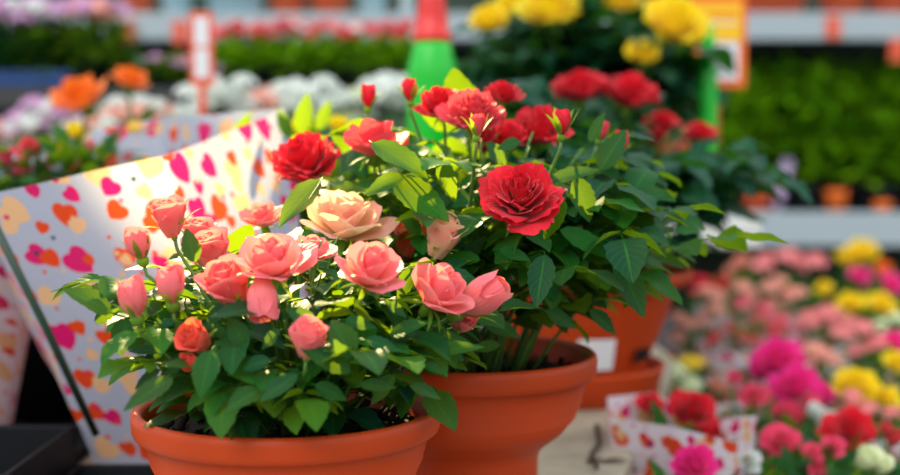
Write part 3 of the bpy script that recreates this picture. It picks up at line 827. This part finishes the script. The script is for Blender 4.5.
# ---------------- the field of wrapped flowers at the right
# px, py (flower centre), z of flower, kind, colour, count, flower px, spread px, sleeve?, label
FIELD = [
 (676, 413, .030, 'full', 'red', [(650, 405, 32), (692, 412, 50), (708, 432, 34), (728, 432, 22)], 1, 'deep red roses in heart paper just right of the wide pot saucer'),
 (695, 465, .010, 'full', 'magenta', [(695, 465, 44)], 1, 'single magenta rose in heart paper at the bottom edge, left end of the flower field'),
 (742, 458, -.01, 'full', 'white', [(733, 462, 28), (750, 460, 26)], 1, 'white blooms in pale heart paper at the bottom edge beside the magenta rose'),
 (780, 441, -.01, 'full', 'hotpink', [(781, 443, 40), (762, 468, 26)], 0, 'hot pink rose with pale lower petals near the bottom of the flower field'),
 (820, 452, -.01, 'full', 'hotpink', [(812, 452, 24), (833, 446, 26), (818, 468, 20)], 0, 'little hot pink roses below the small red rose at bottom right'),
 (850, 430, -.01, 'full', 'red', [(849, 430, 48), (826, 434, 18)], 0, 'flat red rose near the bottom right corner'),
 (868, 464, .0, 'half', 'cream', [(864, 462, 26), (880, 468, 20)], 1, 'cream blooms in heart paper in the bottom right corner'),
 (679, 380, -.03, 'cl', 'cream', [(672, 374, 36), (688, 388, 34)], 0, 'greenish cream carnations right of the wide terracotta pot'),
 (677, 364, -.03, 'cl', 'yellow', [(664, 362, 22), (690, 366, 30)], 0, 'low golden flowers peeping above the cream carnations'),
 (780, 364, -.01, 'full', 'magenta', [(780, 363, 52), (762, 372, 26)], 0, 'largest magenta bloom in the middle of the flower field'),
 (797, 388, -.02, 'full', 'magenta', [(796, 388, 50), (824, 392, 24)], 0, 'magenta bloom directly below the largest magenta bloom'),
 (755, 397, -.02, 'full', 'hotpink', [(755, 396, 32), (734, 378, 18)], 1, 'hot pink bloom in heart paper left of the lower magenta bloom'),
 (800, 412, -.02, 'half', 'hotpink', [(792, 420, 26), (810, 406, 22), (780, 414, 18)], 0, 'small rosy pink buds between the magenta bloom and the pale-bottomed pink rose'),
 (820, 425, -.03, 'half', 'white', [(822, 422, 22), (815, 415, 18)], 0, 'small white blossoms left of the flat red rose'),
 (872, 402, -.03, 'cl', 'salmon', [(868, 412, 32), (893, 416, 26)], 1, 'salmon pink blossoms in heart paper beneath the lower right yellow blooms'),
 (858, 386, -.02, 'full', 'yellow', [(855, 386, 42), (886, 397, 34)], 0, 'two yellow blooms near the right edge below the salmon clusters'),
 (893, 366, -.02, 'full', 'yellow', [(896, 362, 28)], 0, 'yellow bloom cut by the right edge of the frame'),
 (845, 397, -.05, 'cl', 'palepink', [(838, 408, 28), (820, 400, 24)], 1, 'pale pink blossoms in heart paper left of the two yellow blooms'),
 (862, 343, -.03, 'cl', 'salmon', [(842, 336, 30), (862, 330, 32), (880, 346, 32)], 1, 'wide salmon pink flower clusters near the right edge above the yellow blooms'),
 (893, 344, -.03, 'full', 'magenta', [(892, 342, 30)], 0, 'magenta bloom at the right edge beside the wide salmon clusters'),
 (824, 318, -.02, 'cl', 'salmon', [(808, 322, 30), (828, 316, 34), (848, 324, 26)], 1, 'salmon pink flower clusters right of the heart sleeves in mid field'),
 (744, 330, -.02, 'cl', 'rosered', [(732, 330, 22), (752, 342, 24), (712, 342, 20)], 1, 'pink and red speckled blossoms in heart paper in mid field'),
 (760, 312, -.02, 'cl', 'hotpink', [(763, 318, 28), (742, 306, 26), (782, 330, 24)], 1, 'bright pink blossoms in heart paper above the largest magenta bloom'),
 (700, 322, -.03, 'cl', 'palepink', [(690, 326, 26), (714, 312, 28), (676, 340, 24)], 1, 'pale pink blossoms in heart paper touching the rim of the wide pot'),
 (728, 296, -.02, 'cl', 'palepink', [(716, 298, 26), (742, 290, 26)], 1, 'pale pink blossoms in heart paper beneath the far red flowers'),
 (780, 296, -.02, 'cl', 'palepink', [(770, 290, 26), (792, 296, 26), (780, 282, 20)], 1, 'pale pink blossoms in heart paper below the far salmon clusters'),
 (713, 284, -.02, 'cl', 'red', [(706, 285, 22), (721, 283, 20)], 0, 'far red flowers at the left end of the field'),
 (737, 268, .0, 'half', 'palepink', [(738, 266, 14), (745, 262, 12), (730, 274, 12)], 0, 'far pale pink buds beside the far red flowers'),
 (788, 264, .0, 'cl', 'salmon', [(762, 268, 28), (788, 260, 34), (815, 264, 30)], 0, 'far rounded salmon pink heads in a row at the back'),
 (860, 254, .0, 'full', 'yellow', [(849, 256, 26), (866, 251, 32)], 0, 'farthest yellow flower head near the shelf edge'),
 (860, 277, -.02, 'full', 'magenta', [(860, 276, 24)], 0, 'far magenta bloom directly below the farthest yellow head'),
 (893, 283, -.01, 'full', 'magenta', [(893, 283, 26)], 0, 'far magenta bloom at the right edge beside a small orange one'),
 (885, 269, -.01, 'full', 'orange', [(884, 269, 20)], 0, 'far small orange bloom near the right edge'),
 (825, 287, -.01, 'full', 'yellow', [(824, 288, 20)], 0, 'far small yellow bloom under the salmon heads'),
 (866, 304, -.01, 'full', 'yellow', [(852, 304, 30), (882, 305, 32)], 0, 'pair of yellow flower heads right of the far small yellow bloom'),
 (812, 352, -.03, 'cl', 'palepink', [(815, 352, 28), (833, 362, 24)], 1, 'pale pink blossoms in heart paper right of the largest magenta bloom'),
 (715, 385, -.05, 'half', 'palepink', [(716, 392, 20), (724, 402, 18)], 1, 'pale buds in heart paper between the cream carnations and pink bloom'),
 (893, 445, -.01, 'half', 'rosered', [(892, 440, 20), (885, 430, 14)], 0, 'dark pink buds at the right edge above the cream blooms'),
 (898, 322, -.03, 'cl', 'cream', [(897, 320, 22)], 0, 'cream blossoms at the right edge below the pair of yellow heads'),
]
for i, (px, py, z, kind, mat, fl, slv, label) in enumerate(FIELD):
    D = F*(CZ-z)/(py-150)
    c = at(px, py, D); rr = random.Random(100+i)
    sc = D
    h = z+.25
    R = random.Random(500+i)
    spread = max([.045]+[abs(f[0]-px)*D/F for f in fl])
    if slv:
        t = wrapped('wrapped_flower_pot', label, c.x, c.y, -.25, .05, spread+.025, h-(.04 if i else .012), 'heart2', i, n=7, zj=.018, group='wrapped and potted flowers on the low bench')
    else:
        t = thing('potted_flower', label, 'potted plant', (c.x, c.y, -.25), 'wrapped and potted flowers on the low bench')
    mb = MB(); mb.lathe([(0, 0), (.036, 0), (.046, .075), (.048, .08), (.045, .085), (.04, .07), (0, .07)], 20, Vector((c.x, c.y, -.249)))
    mb.build('pot', 'black', t)
    mb = MB()
    if kind == 'cl':
        fl = fl+[(px+rr.uniform(-1, 1)*spread*F/D*1.1, py+rr.uniform(-6, 14), fl[0][2]*rr.uniform(.6, .9)) for _ in range(4)]
    for (fx, fy, fs) in fl:
        p = at(fx, fy, D+(0 if i else .05)); w = fs*D/F
        dz = rr.uniform(-.004, .004)
        if kind == 'cl': cluster(t, p, w, mat, i+int(fx), n=22); e = p-Vector((0, 0, .005))
        else:
            add_bloom(t, p, w, kind, mat, (rr.uniform(-.3, .3), -.75, .9), seed=40+(i % 5), roll=rr.random()*6, res=1 if fs > 38 else 0, name='bloom'); e = p-Vector((0, -.01, w*.3))
        mb.tube(bez(Vector((c.x, c.y, -.18)), Vector((p.x, p.y, -.08)), e, 5), .0016, 4)
    mb.build('stems', 'stem', t)
    mb = MB(); bush(mb, c.x, c.y, z-.13, z-.012, spread*1.1, .05, 75, .036 if not slv else .03, rr)
    mb.build('foliage', 'leaf', t)

# ---------------- plants standing behind and inside the bag (left)
LEFT = [
 # px,py,D,flowers, leaf, label, ztable, kind
 (32, 150, 1.34, [(30, 148, 30, 'full', 'rosered'), (22, 168, 20, 'full', 'hotpink'), (5, 160, 18, 'half', 'hotpink')], 'red rose above the heart bag at the left edge'),
 (75, 134, 1.36, [(75, 132, 15, 'bud', 'yellow'), (65, 152, 14, 'half', 'yellow'), (90, 148, 12, 'half', 'salmon')], 'yellow rose bud standing above the heart bag'),
 (112, 150, 1.42, [(105, 152, 18, 'full', 'hotpink'), (134, 134, 18, 'half', 'yellow'), (122, 143, 14, 'half', 'hotpink'), (147, 132, 12, 'half', 'cream')], 'pink and yellow small roses right of the yellow bud'),
 (200, 142, 1.44, [(198, 138, 20, 'full', 'hotpink'), (222, 133, 15, 'half', 'pink'), (190, 150, 14, 'half', 'palepink')], 'small pink roses behind the bright paper fold of the heart bag'),
 (250, 148, 1.34, [(247, 150, 34, 'full', 'white'), (262, 130, 18, 'half', 'pink')], 'white bloom and pink bud in front of the heart paper near the red rose'),
]
for i, (px, py, D, fl, label) in enumerate(LEFT):
    zt_ = 0.0; c = at(px, py, D)
    t = thing('potted_rose', label, 'potted plant', (c.x, c.y, zt_), 'small roses around the heart bag')
    rr = random.Random(900+i); R = random.Random(901+i)
    mb = MB(); mb.lathe([(0, 0), (.04, 0), (.055, .1), (.057, .105), (.05, .1), (0, .09)], 24, Vector((c.x, c.y, zt_+.005))); mb.build('pot', 'black', t)
    mb = MB()
    for k, (fx, fy, fs, kind, mat) in enumerate(fl):
        p = at(fx, fy, D-.02); w = fs*D/F
        bp, ax = add_bloom(t, p, w, kind, mat, (rr.uniform(-.3, .3), -.5, 1), seed=60+k, res=0)
        mb.tube(bez(Vector((c.x, c.y, .1)), Vector((p.x, p.y, .2)), bp, 6), .0015, 5)
    mb.build('stems', 'stem', t)
    mb = MB(); bush(mb, c.x, c.y, .12, c.z-.006, .075, .06, 230, .038, rr, .4)
    mb.build('foliage', 'leaf', t)

# yellow small rose and leaves behind red roses
for (px, py, D, fl, label, zt_) in ((305, 135, 1.3, [(300, 133, 24), (290, 140, 16), (338, 130, 20), (350, 134, 16)], 'small yellow roses behind the leftmost red rose', 0.0),):
    c = at(px, py, D); t = thing('potted_yellow_rose', label, 'potted plant', (c.x, c.y, zt_))
    rr = random.Random(77); R = random.Random(78)
    mb = MB(); mb.lathe([(0, 0), (.04, 0), (.055, .1), (.057, .105), (.05, .1), (0, .09)], 24, Vector((c.x, c.y, .005))); mb.build('pot', 'black', t)
    mb = MB()
    for k, (fx, fy, fs) in enumerate(fl):
        p = at(fx, fy, D); add_bloom(t, p, fs*D/F, 'half', 'yellow', (0, -.5, 1), seed=80+k, res=0)
        mb.tube(bez(Vector((c.x, c.y, .1)), Vector((p.x, p.y, .2)), p, 6), .0015, 5)
    mb.build('stems', 'stem', t)
    mb = MB(); bush(mb, c.x, c.y, .12, c.z+.01, .1, .06, 260, .045, rr, .4)
    for (bx, by, tx, ty) in ((300, 135, 308, 92), (232, 150, 250, 112), (318, 130, 330, 100), (290, 138, 278, 108)):
        b = at(bx, by, 1.2); e = at(tx, ty, 1.2); leaf(mb, b, e-b, (.2, -1, .2), (e-b).length, (e-b).length*.45, .2, .2, .9)
    mb.build('foliage', 'leaf', t)

# ---------------- pale flower pots on the lower step, green ones with red flowers on the upper step
def mini(label, x, y, z0, hgt, r, leafm, nleaf, L, fl, fw, nf, seed, group, tr=None, cat='potted plant'):
    """fl = colour of flower heads"""
    t = thing('potted_flower', label, cat, (x, y, z0), group)
    rr = random.Random(seed); R_ = rr
    mb = MB(); mb.lathe([(0, 0), (.035, 0), (.05, hgt*.38), (.052, hgt*.4), (.046, hgt*.38), (0, hgt*.35)], 16, Vector((x, y, z0+.001))); mb.build('pot', 'black', t)
    mb = MB(); bush(mb, x, y, z0+hgt*.12, z0+hgt, r, r*.8, nleaf, L, rr, .5); mb.build('foliage', leafm, t)
    for k in range(nf):
        e = math.sqrt((k+.5)/nf)*.85; a = k*2.399+rr.random()
        p = Vector((x+r*e*math.cos(a), y+r*e*.8*math.sin(a), z0+hgt*(1.0+.12*math.sqrt(1-e*e)+rr.uniform(-.10, .14))))
        cluster(t, p, fw*rr.uniform(.8, 1.2), fl[k % len(fl)], seed+k, n=16)
    return t
G1 = 'pale flower pots on the lower step'
pale = [(135, 122, ['white', 'palepink'], 'pale flowers on the step behind the yellow bud'), (172, 118, ['white'], 'white flowers on the step left of the coral price stake'),
 (218, 106, ['white', 'white'], 'white flowers on the step just right of the coral price stake'), (262, 104, ['white', 'palepink'], 'white and blush flowers on the step above the white bloom'),
 (306, 106, ['white'], 'white flowers on the step above the small yellow roses'), (350, 106, ['white', 'cream'], 'white flowers on the step behind the pinkish red rose'), (396, 106, ['white'], 'white flowers on the step left of the green bottle'),
 (90, 128, ['palepink', 'white'], 'blush flowers on the step above the red rose at left'), (45, 124, ['white', 'lilac'], 'white and lilac flowers on the step under the orange bloom'), (5, 128, ['palepink', 'lilac'], 'lilac flowers on the step at the left edge')]
for i, (px, py, cols, label) in enumerate(pale):
    D = 2.08+.1*(i % 2); p = at(px, py+4+10*(i % 2), D)
    mini(label, p.x, D, .18, p.z-.18, .062, 'leaf_grey', 120, .035, cols, .05, 16, 200+i, G1)
G2 = 'leafy red flowering pots on the upper step'
gl = ['under the pale bucket', 'left of centre under the shelf edge', 'left of the pair of orange pots', 'beneath the first orange pot', 'beneath the second orange pot', 'between the orange pots and the bottle', 'just left of the red bottle cap']
for i, px in enumerate((232, 262, 292, 322, 352, 382, 408)):
    D = 2.85; p = at(px, 38, D)
    mini('bright green pot with small red flowers, '+gl[i], p.x, D, .425, p.z-.425, .05, 'leaf_soft', 190, .035, ['red', 'rosered', 'salmon'] if i % 2 else ['salmon', 'red', 'white'], .042, 12, 300+i, G2)
for i, (px, py, cols, lab) in enumerate(((12, 30, ['lilac', 'lilac', 'white'], 'purple and white flowers over dark leaves at the top left edge'), (48, 28, ['white', 'lilac'], 'white flowers over dark leaves right of the purple ones at top left'), (92, 26, ['palepink', 'lilac'], 'blush flowers over dark leaves left of the first orange pot at top'))):
    D = 2.75; p = at(px, py, D)
    mini(lab, p.x, D, .425, p.z-.425+.01, .075, 'leaf_deep' if i < 1 else 'leaf', 330, .045, cols, .07, 16, 330+i, 'white and purple flowers at top left')
for i, (px, py, cols, lab) in enumerate(((135, 68, ['white', 'palepink'], 'low pale flowers behind the tilted orange bloom'), (165, 64, ['lilac', 'palepink'], 'low lilac flowers left of the coral price stake'), (200, 70, ['lilac'], 'low lilac flowers behind the coral price stake'))):
    D = 2.8; p = at(px, py, D)
    mini(lab, p.x, D, .425, p.z-.425, .05, 'leaf', 120, .04, cols, .04, 6, 360+i, 'low flowers on the upper step')
p0 = at(-20, 80, 2.68); p1 = at(74, 80, 2.68)
tray('blue plastic tray under the purple and white flowers at left', p0.x, p1.x, 2.65, 2.82, .42, .036, 'blue')
p0 = at(222, 80, 2.7); p1 = at(415, 80, 2.7)
tray('long black tray under the bright green pots with red flowers', p0.x, p1.x, 2.74, 2.96, .42, .010)
p0 = at(80, 80, 2.7); p1 = at(218, 80, 2.7)
tray('black tray under the low lilac flowers', p0.x, p1.x, 2.74, 2.96, .42, .010)

# orange blooms (gerbera-like)
for (px, py, w, ax, lab, D) in ((78, 95, 58, (-.3, -.5, .9), 'large blurred orange flower on the left above the yellow bud', 1.75), (130, 78, 34, (.4, -.4, .9), 'smaller tilted orange flower right of the large orange one', 1.8)):
    p = at(px, py, D); t = thing('orange_flower', lab, 'flower', (p.x, p.y+.03, 0.0))
    R = random.Random(int(px))
    bp, axv = add_bloom(t, p, w*D/F, 'open', 'orange', ax, seed=int(px), res=1, name='bloom')
    mb = MB(); mb.tube(bez(Vector((p.x, p.y+.03, .08)), Vector((p.x, p.y+.03, p.z-.1)), bp, 8), .0025, 6); mb.build('stem', 'stem', t)
    mb = MB(); mb.lathe([(0, 0), (.04, 0), (.05, .1), (.052, .105), (.046, .1), (0, .09)], 24, Vector((p.x, p.y+.03, .0))); mb.build('pot', 'black', t)
    mb = MB(); bush(mb, p.x, p.y+.03, .1, p.z-.06, .05, .05, 80, .05, R); mb.build('foliage', 'leaf', t)

# coral price stake
D = 1.95
a = at(201, 12, D); b = at(201, 86, D)
t = thing('price_stake', 'tall coral price stake with white panels among the white flowers', 'sign', (a.x, D, .18))
mb = MB(); mb.box((a.x-.0185, D, b.z), (a.x+.0185, D+.004, a.z)); mb.box((a.x-.006, D, .18), (a.x+.006, D+.004, b.z)); mb.build('stake', 'signcoral', t, False, .001)
for (y0, y1) in ((17, 46), (49, 78)):
    mb = MB(); mb.box((a.x-.011, D-.001, at(201, y1, D).z), (a.x+.011, D, at(201, y0, D).z)); mb.build('white_panel', 'signwhite', t, False)

# orange and yellow sign
D = 2.2
def P(px, py): return at(px, py, D)
a = P(690, -14); b = P(746, 88)
t = thing('price_sign', 'orange framed price sign with yellow header and white panel, right of the yellow roses', 'sign', ((a.x+b.x)/2, D, .18))
mb = MB(); mb.box((a.x, D, b.z), (b.x, D+.006, a.z)); mb.box(((a.x+b.x)/2-.006, D+.006, .18), ((a.x+b.x)/2+.006, D+.012, a.z)); mb.build('sign_board', 'signorange', t, False, .001)
def panel(x0, y0, x1, y1, mat, nm, dy=.002):
    q0 = P(x0, y0); q1 = P(x1, y1); mb = MB(); mb.box((q0.x, D-dy, q1.z), (q1.x, D-dy+.0015, q0.z)); return mb.build(nm, mat, t, False)
panel(694, 3, 741, 41, 'signyellow', 'yellow_header'); panel(701, 42, 738, 80, 'signwhite', 'white_panel')
panel(704, 13, 738, 16, 'signorange', 'header_line', .003); panel(708, 22, 736, 24, 'signwhite', 'header_line', .003)
# numeral-like price mark
mb = MB()
q = lambda x, y: at(x, y, D-.0035)
mb.tube([q(717, 54), q(722, 52), q(726, 54), q(724, 59), q(718, 65), q(727, 65)], .0018, 6); mb.build('price_mark', 'ink', t)

# bottles
def bottle(px, ytop, ycap, ybot, w, D, z0, label, capmat='redcap', lab=False):
    p = at(px, ycap, D); r = w/2*D/F; zt_ = at(px, ytop, D).z; zc = p.z
    t = thing('spray_bottle', label, 'bottle', (p.x, D, z0))
    mb = MB(); mb.lathe([(0, z0), (r*.95, z0), (r, z0+.008), (r, zc-.05), (r*.97, zc-.035), (r*.80, zc-.012), (r*.72, zc), (0, zc)], 40, Vector((p.x, D, 0))); mb.build('bottle_body', 'green', t)
    mb = MB(); pr = [(0, zc), (r*.74, zc), (r*.76, zc+.003), (r*.73, zc+.012), (r*.66, zc+.014), (r*.62, zc+.035), (r*.52, zc+.055), (r*.5, zt_), (r*.40, zt_+.004), (0, zt_+.004)]
    mb.lathe(pr, 40, Vector((p.x, D, 0)))
    for i in range(24):
        a = 2*PI*i/24; x = p.x+r*.74*math.cos(a); y = D+r*.74*math.sin(a)
        mb.box((x-.0007, y-.0007, zc+.001), (x+.0007, y+.0007, zc+.012))
    mb.build('cap', capmat, t)
    if lab:
        mb = MB(); pts = []
        for z in (zc-.11, zc-.05):
            for i in range(9):
                a = math.radians(-150+i*15); pts.append(Vector((p.x+(r+.0008)*math.cos(a), D+(r+.0008)*math.sin(a), z)))
        mb.grid(pts, 9, 2); mb.build('label', 'signyellow', t)
    return t
bottle(432, -8, 42, 100, 50, 1.75, 0.0, 'green bottle with a ribbed red cap at the top centre', lab=False)
bottle(708, 50, 62, 140, 20, 1.95, .18, 'slim all green bottle half hidden at the right of the yellow roses', 'green', False)

# far shelf: pots, buckets above; bushes below
def far_pot(px, w, label, mat='potorange', D=4.75, hgt=.16):
    p = at(px, 12, D); z0 = zat(24, 4.5)+.001; r = w/2*D/F
    mb = MB(); mb.lathe([(0, 0), (r*.72, 0), (r*.92, hgt*.8), (r, hgt*.82), (r, hgt), (r*.92, hgt), (r*.8, hgt*.5), (0, hgt*.4)], 32, Vector((p.x, D, z0)))
    o = mb.build('plant_pot' if mat == 'potorange' else 'bucket', mat); 
    o2 = tag(o, label, 'pot' if mat == 'potorange' else 'bucket', 'pots on the far shelf')
far_pot(137, 34, 'orange pot at the left end of the far upper shelf')
far_pot(177, 32, 'small pale bucket left of the wide pale bucket on the far shelf', 'cyan')
far_pot(236, 62, 'wide pale bucket on the far shelf', 'cyan')
far_pot(288, 38, 'orange pot right of the wide pale bucket')
far_pot(330, 40, 'orange pot second to the right of the wide pale bucket')
far_pot(372, 30, 'small pale bucket left of the red bottle cap', 'cyan')
far_pot(722, 40, 'orange pot just above the yellow header of the price sign')
far_pot(770, 74, 'wide orange pot on the shelf at top right')
far_pot(842, 48, 'orange pot between two others at the top right')
far_pot(892, 50, 'orange pot at the right end of the far shelf')
def far_bush(px, D, w, z0, h, mat, seed, label, n=330, group='green bushes on the far rack'):
    x = at(px, 150, D).x; t = thing('potted_bush', label, 'potted plant', (x, D, z0), group); rr = random.Random(seed)
    mb = MB(); mb.lathe([(0, 0), (.06, 0), (.08, .10), (.083, .11), (.07, .1), (0, .09)], 20, Vector((x, D, z0+.001))); mb.build('pot', 'black', t)
    mb = MB(); bush(mb, x, D, z0+.10, z0+h, w, w*.8, n, .10, rr, .25); mb.build('foliage', mat, t)
    mb = MB()
    for k in range(7):
        a = k*.9; e = Vector((x+w*.6*math.cos(a), D+w*.5*math.sin(a), z0+h*.8)); mb.tube(bez(Vector((x, D, z0+.09)), Vector((x, D, z0+h*.5)), e, 5), .003, 4)
    mb.build('stems', 'stem', t)
zs = zat(216, 4.5)
bl = ['nearest the price sign', 'second from the price sign', 'third from the price sign', 'above the orange cube-like pot', 'second from the right edge', 'at the right edge']
pxs = (738, 772, 806, 840, 874, 908)
for i, px in enumerate(pxs):
    far_bush(px, 4.68+.05*(i % 2), .12, zs, .50+.03*(i % 3), 'leaf_soft', 400+i, 'yellowish green bush on the far rack, '+['nearest the price sign', 'second from the price sign', 'above the lilac tag', 'above the small orange pot', 'left of the one at the right edge', 'cut by the right edge'][i])
for i, px in enumerate((728, 764, 800, 836, 872, 906)):
    far_bush(px, 4.92, .10, zs, .46, 'leaf_deep', 420+i, 'dark green bush in the rear row of the far rack, '+['behind the price sign side', 'second from left', 'third from left', 'third from right', 'second from right', 'at the right edge'][i], 360, 'dark bushes at the back of the far rack')
# left part of the far rack: bushes below the shelf between
for i, px in enumerate((60, 130, 200, 270, 340, 410, 470)):
    far_bush(px, 4.72, .17, zs, .52, 'leaf_deep', 440+i, 'dark bush deep behind the left displays under the far shelf', 300, 'dark bushes behind the left displays')
far_tr0 = at(795, 200, 4.55)
# small objects on the lower rack shelf
def cyl(px, py0, py1, w, D, mat, name, label, cat, z0=None, taper=.8):
    p = at(px, py1, D); z0 = p.z if z0 is None else z0; z1 = at(px, py0, D).z; r = w/2*D/F
    mb = MB(); mb.lathe([(0, z0), (r*taper, z0), (r*.95, z1-.02), (r, z1-.018), (r, z1), (r*.9, z1), (r*.8, z1-.04), (0, z1-.04)], 28, Vector((p.x, D, 0)))
    o = mb.build(name, mat); tag(o, label, cat); return o
ztop = zat(216, 4.5)
cyl(757, 188, 214, 30, 4.56, 'potorange', 'plant_pot', 'small orange pot on the lower far shelf left of the lilac sleeve', 'pot', ztop)
cyl(836, 190, 214, 22, 4.56, 'signorange', 'plant_pot', 'little orange pot on the lower far shelf near the middle', 'pot', ztop)
cyl(882, 201, 214, 18, 4.56, 'signorange', 'plant_pot', 'smallest orange pot on the lower far shelf near the right edge', 'pot', ztop)
p = at(781, 214, 4.56)
mb = MB(); q0 = Vector((p.x-.02, 4.56, ztop)); q1 = at(788, 160, 4.60)
mb.tube([q0, q0.lerp(q1, .5), q1], lambda v: .013+.012*v, 20); tag(mb.build('paper_cone', 'lilacplastic'), 'slim lilac sleeve leaning on the lower far shelf', 'sleeve')

# ================================================================== LIGHT
w = bpy.data.worlds.new('world'); SC.world = w; w.use_nodes = True
nt = w.node_tree; nt.nodes.clear(); N = NT(nt)
out = N.n('ShaderNodeOutputWorld'); bg = N.n('ShaderNodeBackground')
tc = N.n('ShaderNodeTexCoord'); sx = N.n('ShaderNodeSeparateXYZ'); N.put(sx.inputs[0], tc.outputs['Generated'])
rp = N.n('ShaderNodeValToRGB'); e = rp.color_ramp.elements
e[0].position = .0; e[0].color = (.05, .05, .05, 1); e[1].position = 1; e[1].color = (.95, 1.05, 1.15, 1)
k = e.new(.5); k.color = (.28, .30, .31, 1); k = e.new(.68); k.color = (.85, .93, 1.0, 1)
N.put(rp.inputs[0], N.m('MULTIPLY_ADD', sx.outputs[2], .5, .5)); N.put(bg.inputs[0], rp.outputs[0]); bg.inputs[1].default_value = 1.1
N.put(out.inputs[0], bg.outputs[0])

def lamp(name, typ, loc, tgt, energy, col, **k):
    l = bpy.data.lights.new(name, typ); l.energy = energy; l.color = col
    for a, b in k.items(): setattr(l, a, b)
    o = bpy.data.objects.new(name, l); COL.objects.link(o); o.location = loc
    o.rotation_euler = (Vector(tgt)-Vector(loc)).to_track_quat('-Z', 'Y').to_euler(); return o
# soft daylight added from the front left to give the forms shape
lamp('fill_sun', 'SUN', (-2, -3, 4), (0, 1, 0), 0.8, (1, .95, .88), angle=.5)
# low warm sunbeam from behind left
lamp('sunbeam', 'SPOT', (-1.4, 3.9, 2.1), (-.13, .98, .305), 2600, (1, .74, .34), spot_size=math.radians(5.4), spot_blend=.35, specular_factor=.12, shadow_soft_size=.03)

# ================================================================== CAMERA
cam = bpy.data.cameras.new('camera'); co = bpy.data.objects.new('camera', cam); COL.objects.link(co)
co.location = (0, 0, CZ); co.rotation_euler = (PI/2-PITCH, 0, 0)
cam.sensor_width = 36; cam.lens = 50; cam.clip_start = .05
cam.dof.use_dof = True; cam.dof.focus_distance = .80; cam.dof.aperture_fstop = 3.6
SC.camera = co
SC.view_settings.view_transform = 'Standard'; SC.view_settings.look = 'None'; SC.view_settings.gamma = 1
SC.view_settings.use_curve_mapping = False; SC.view_settings.exposure = 0.62
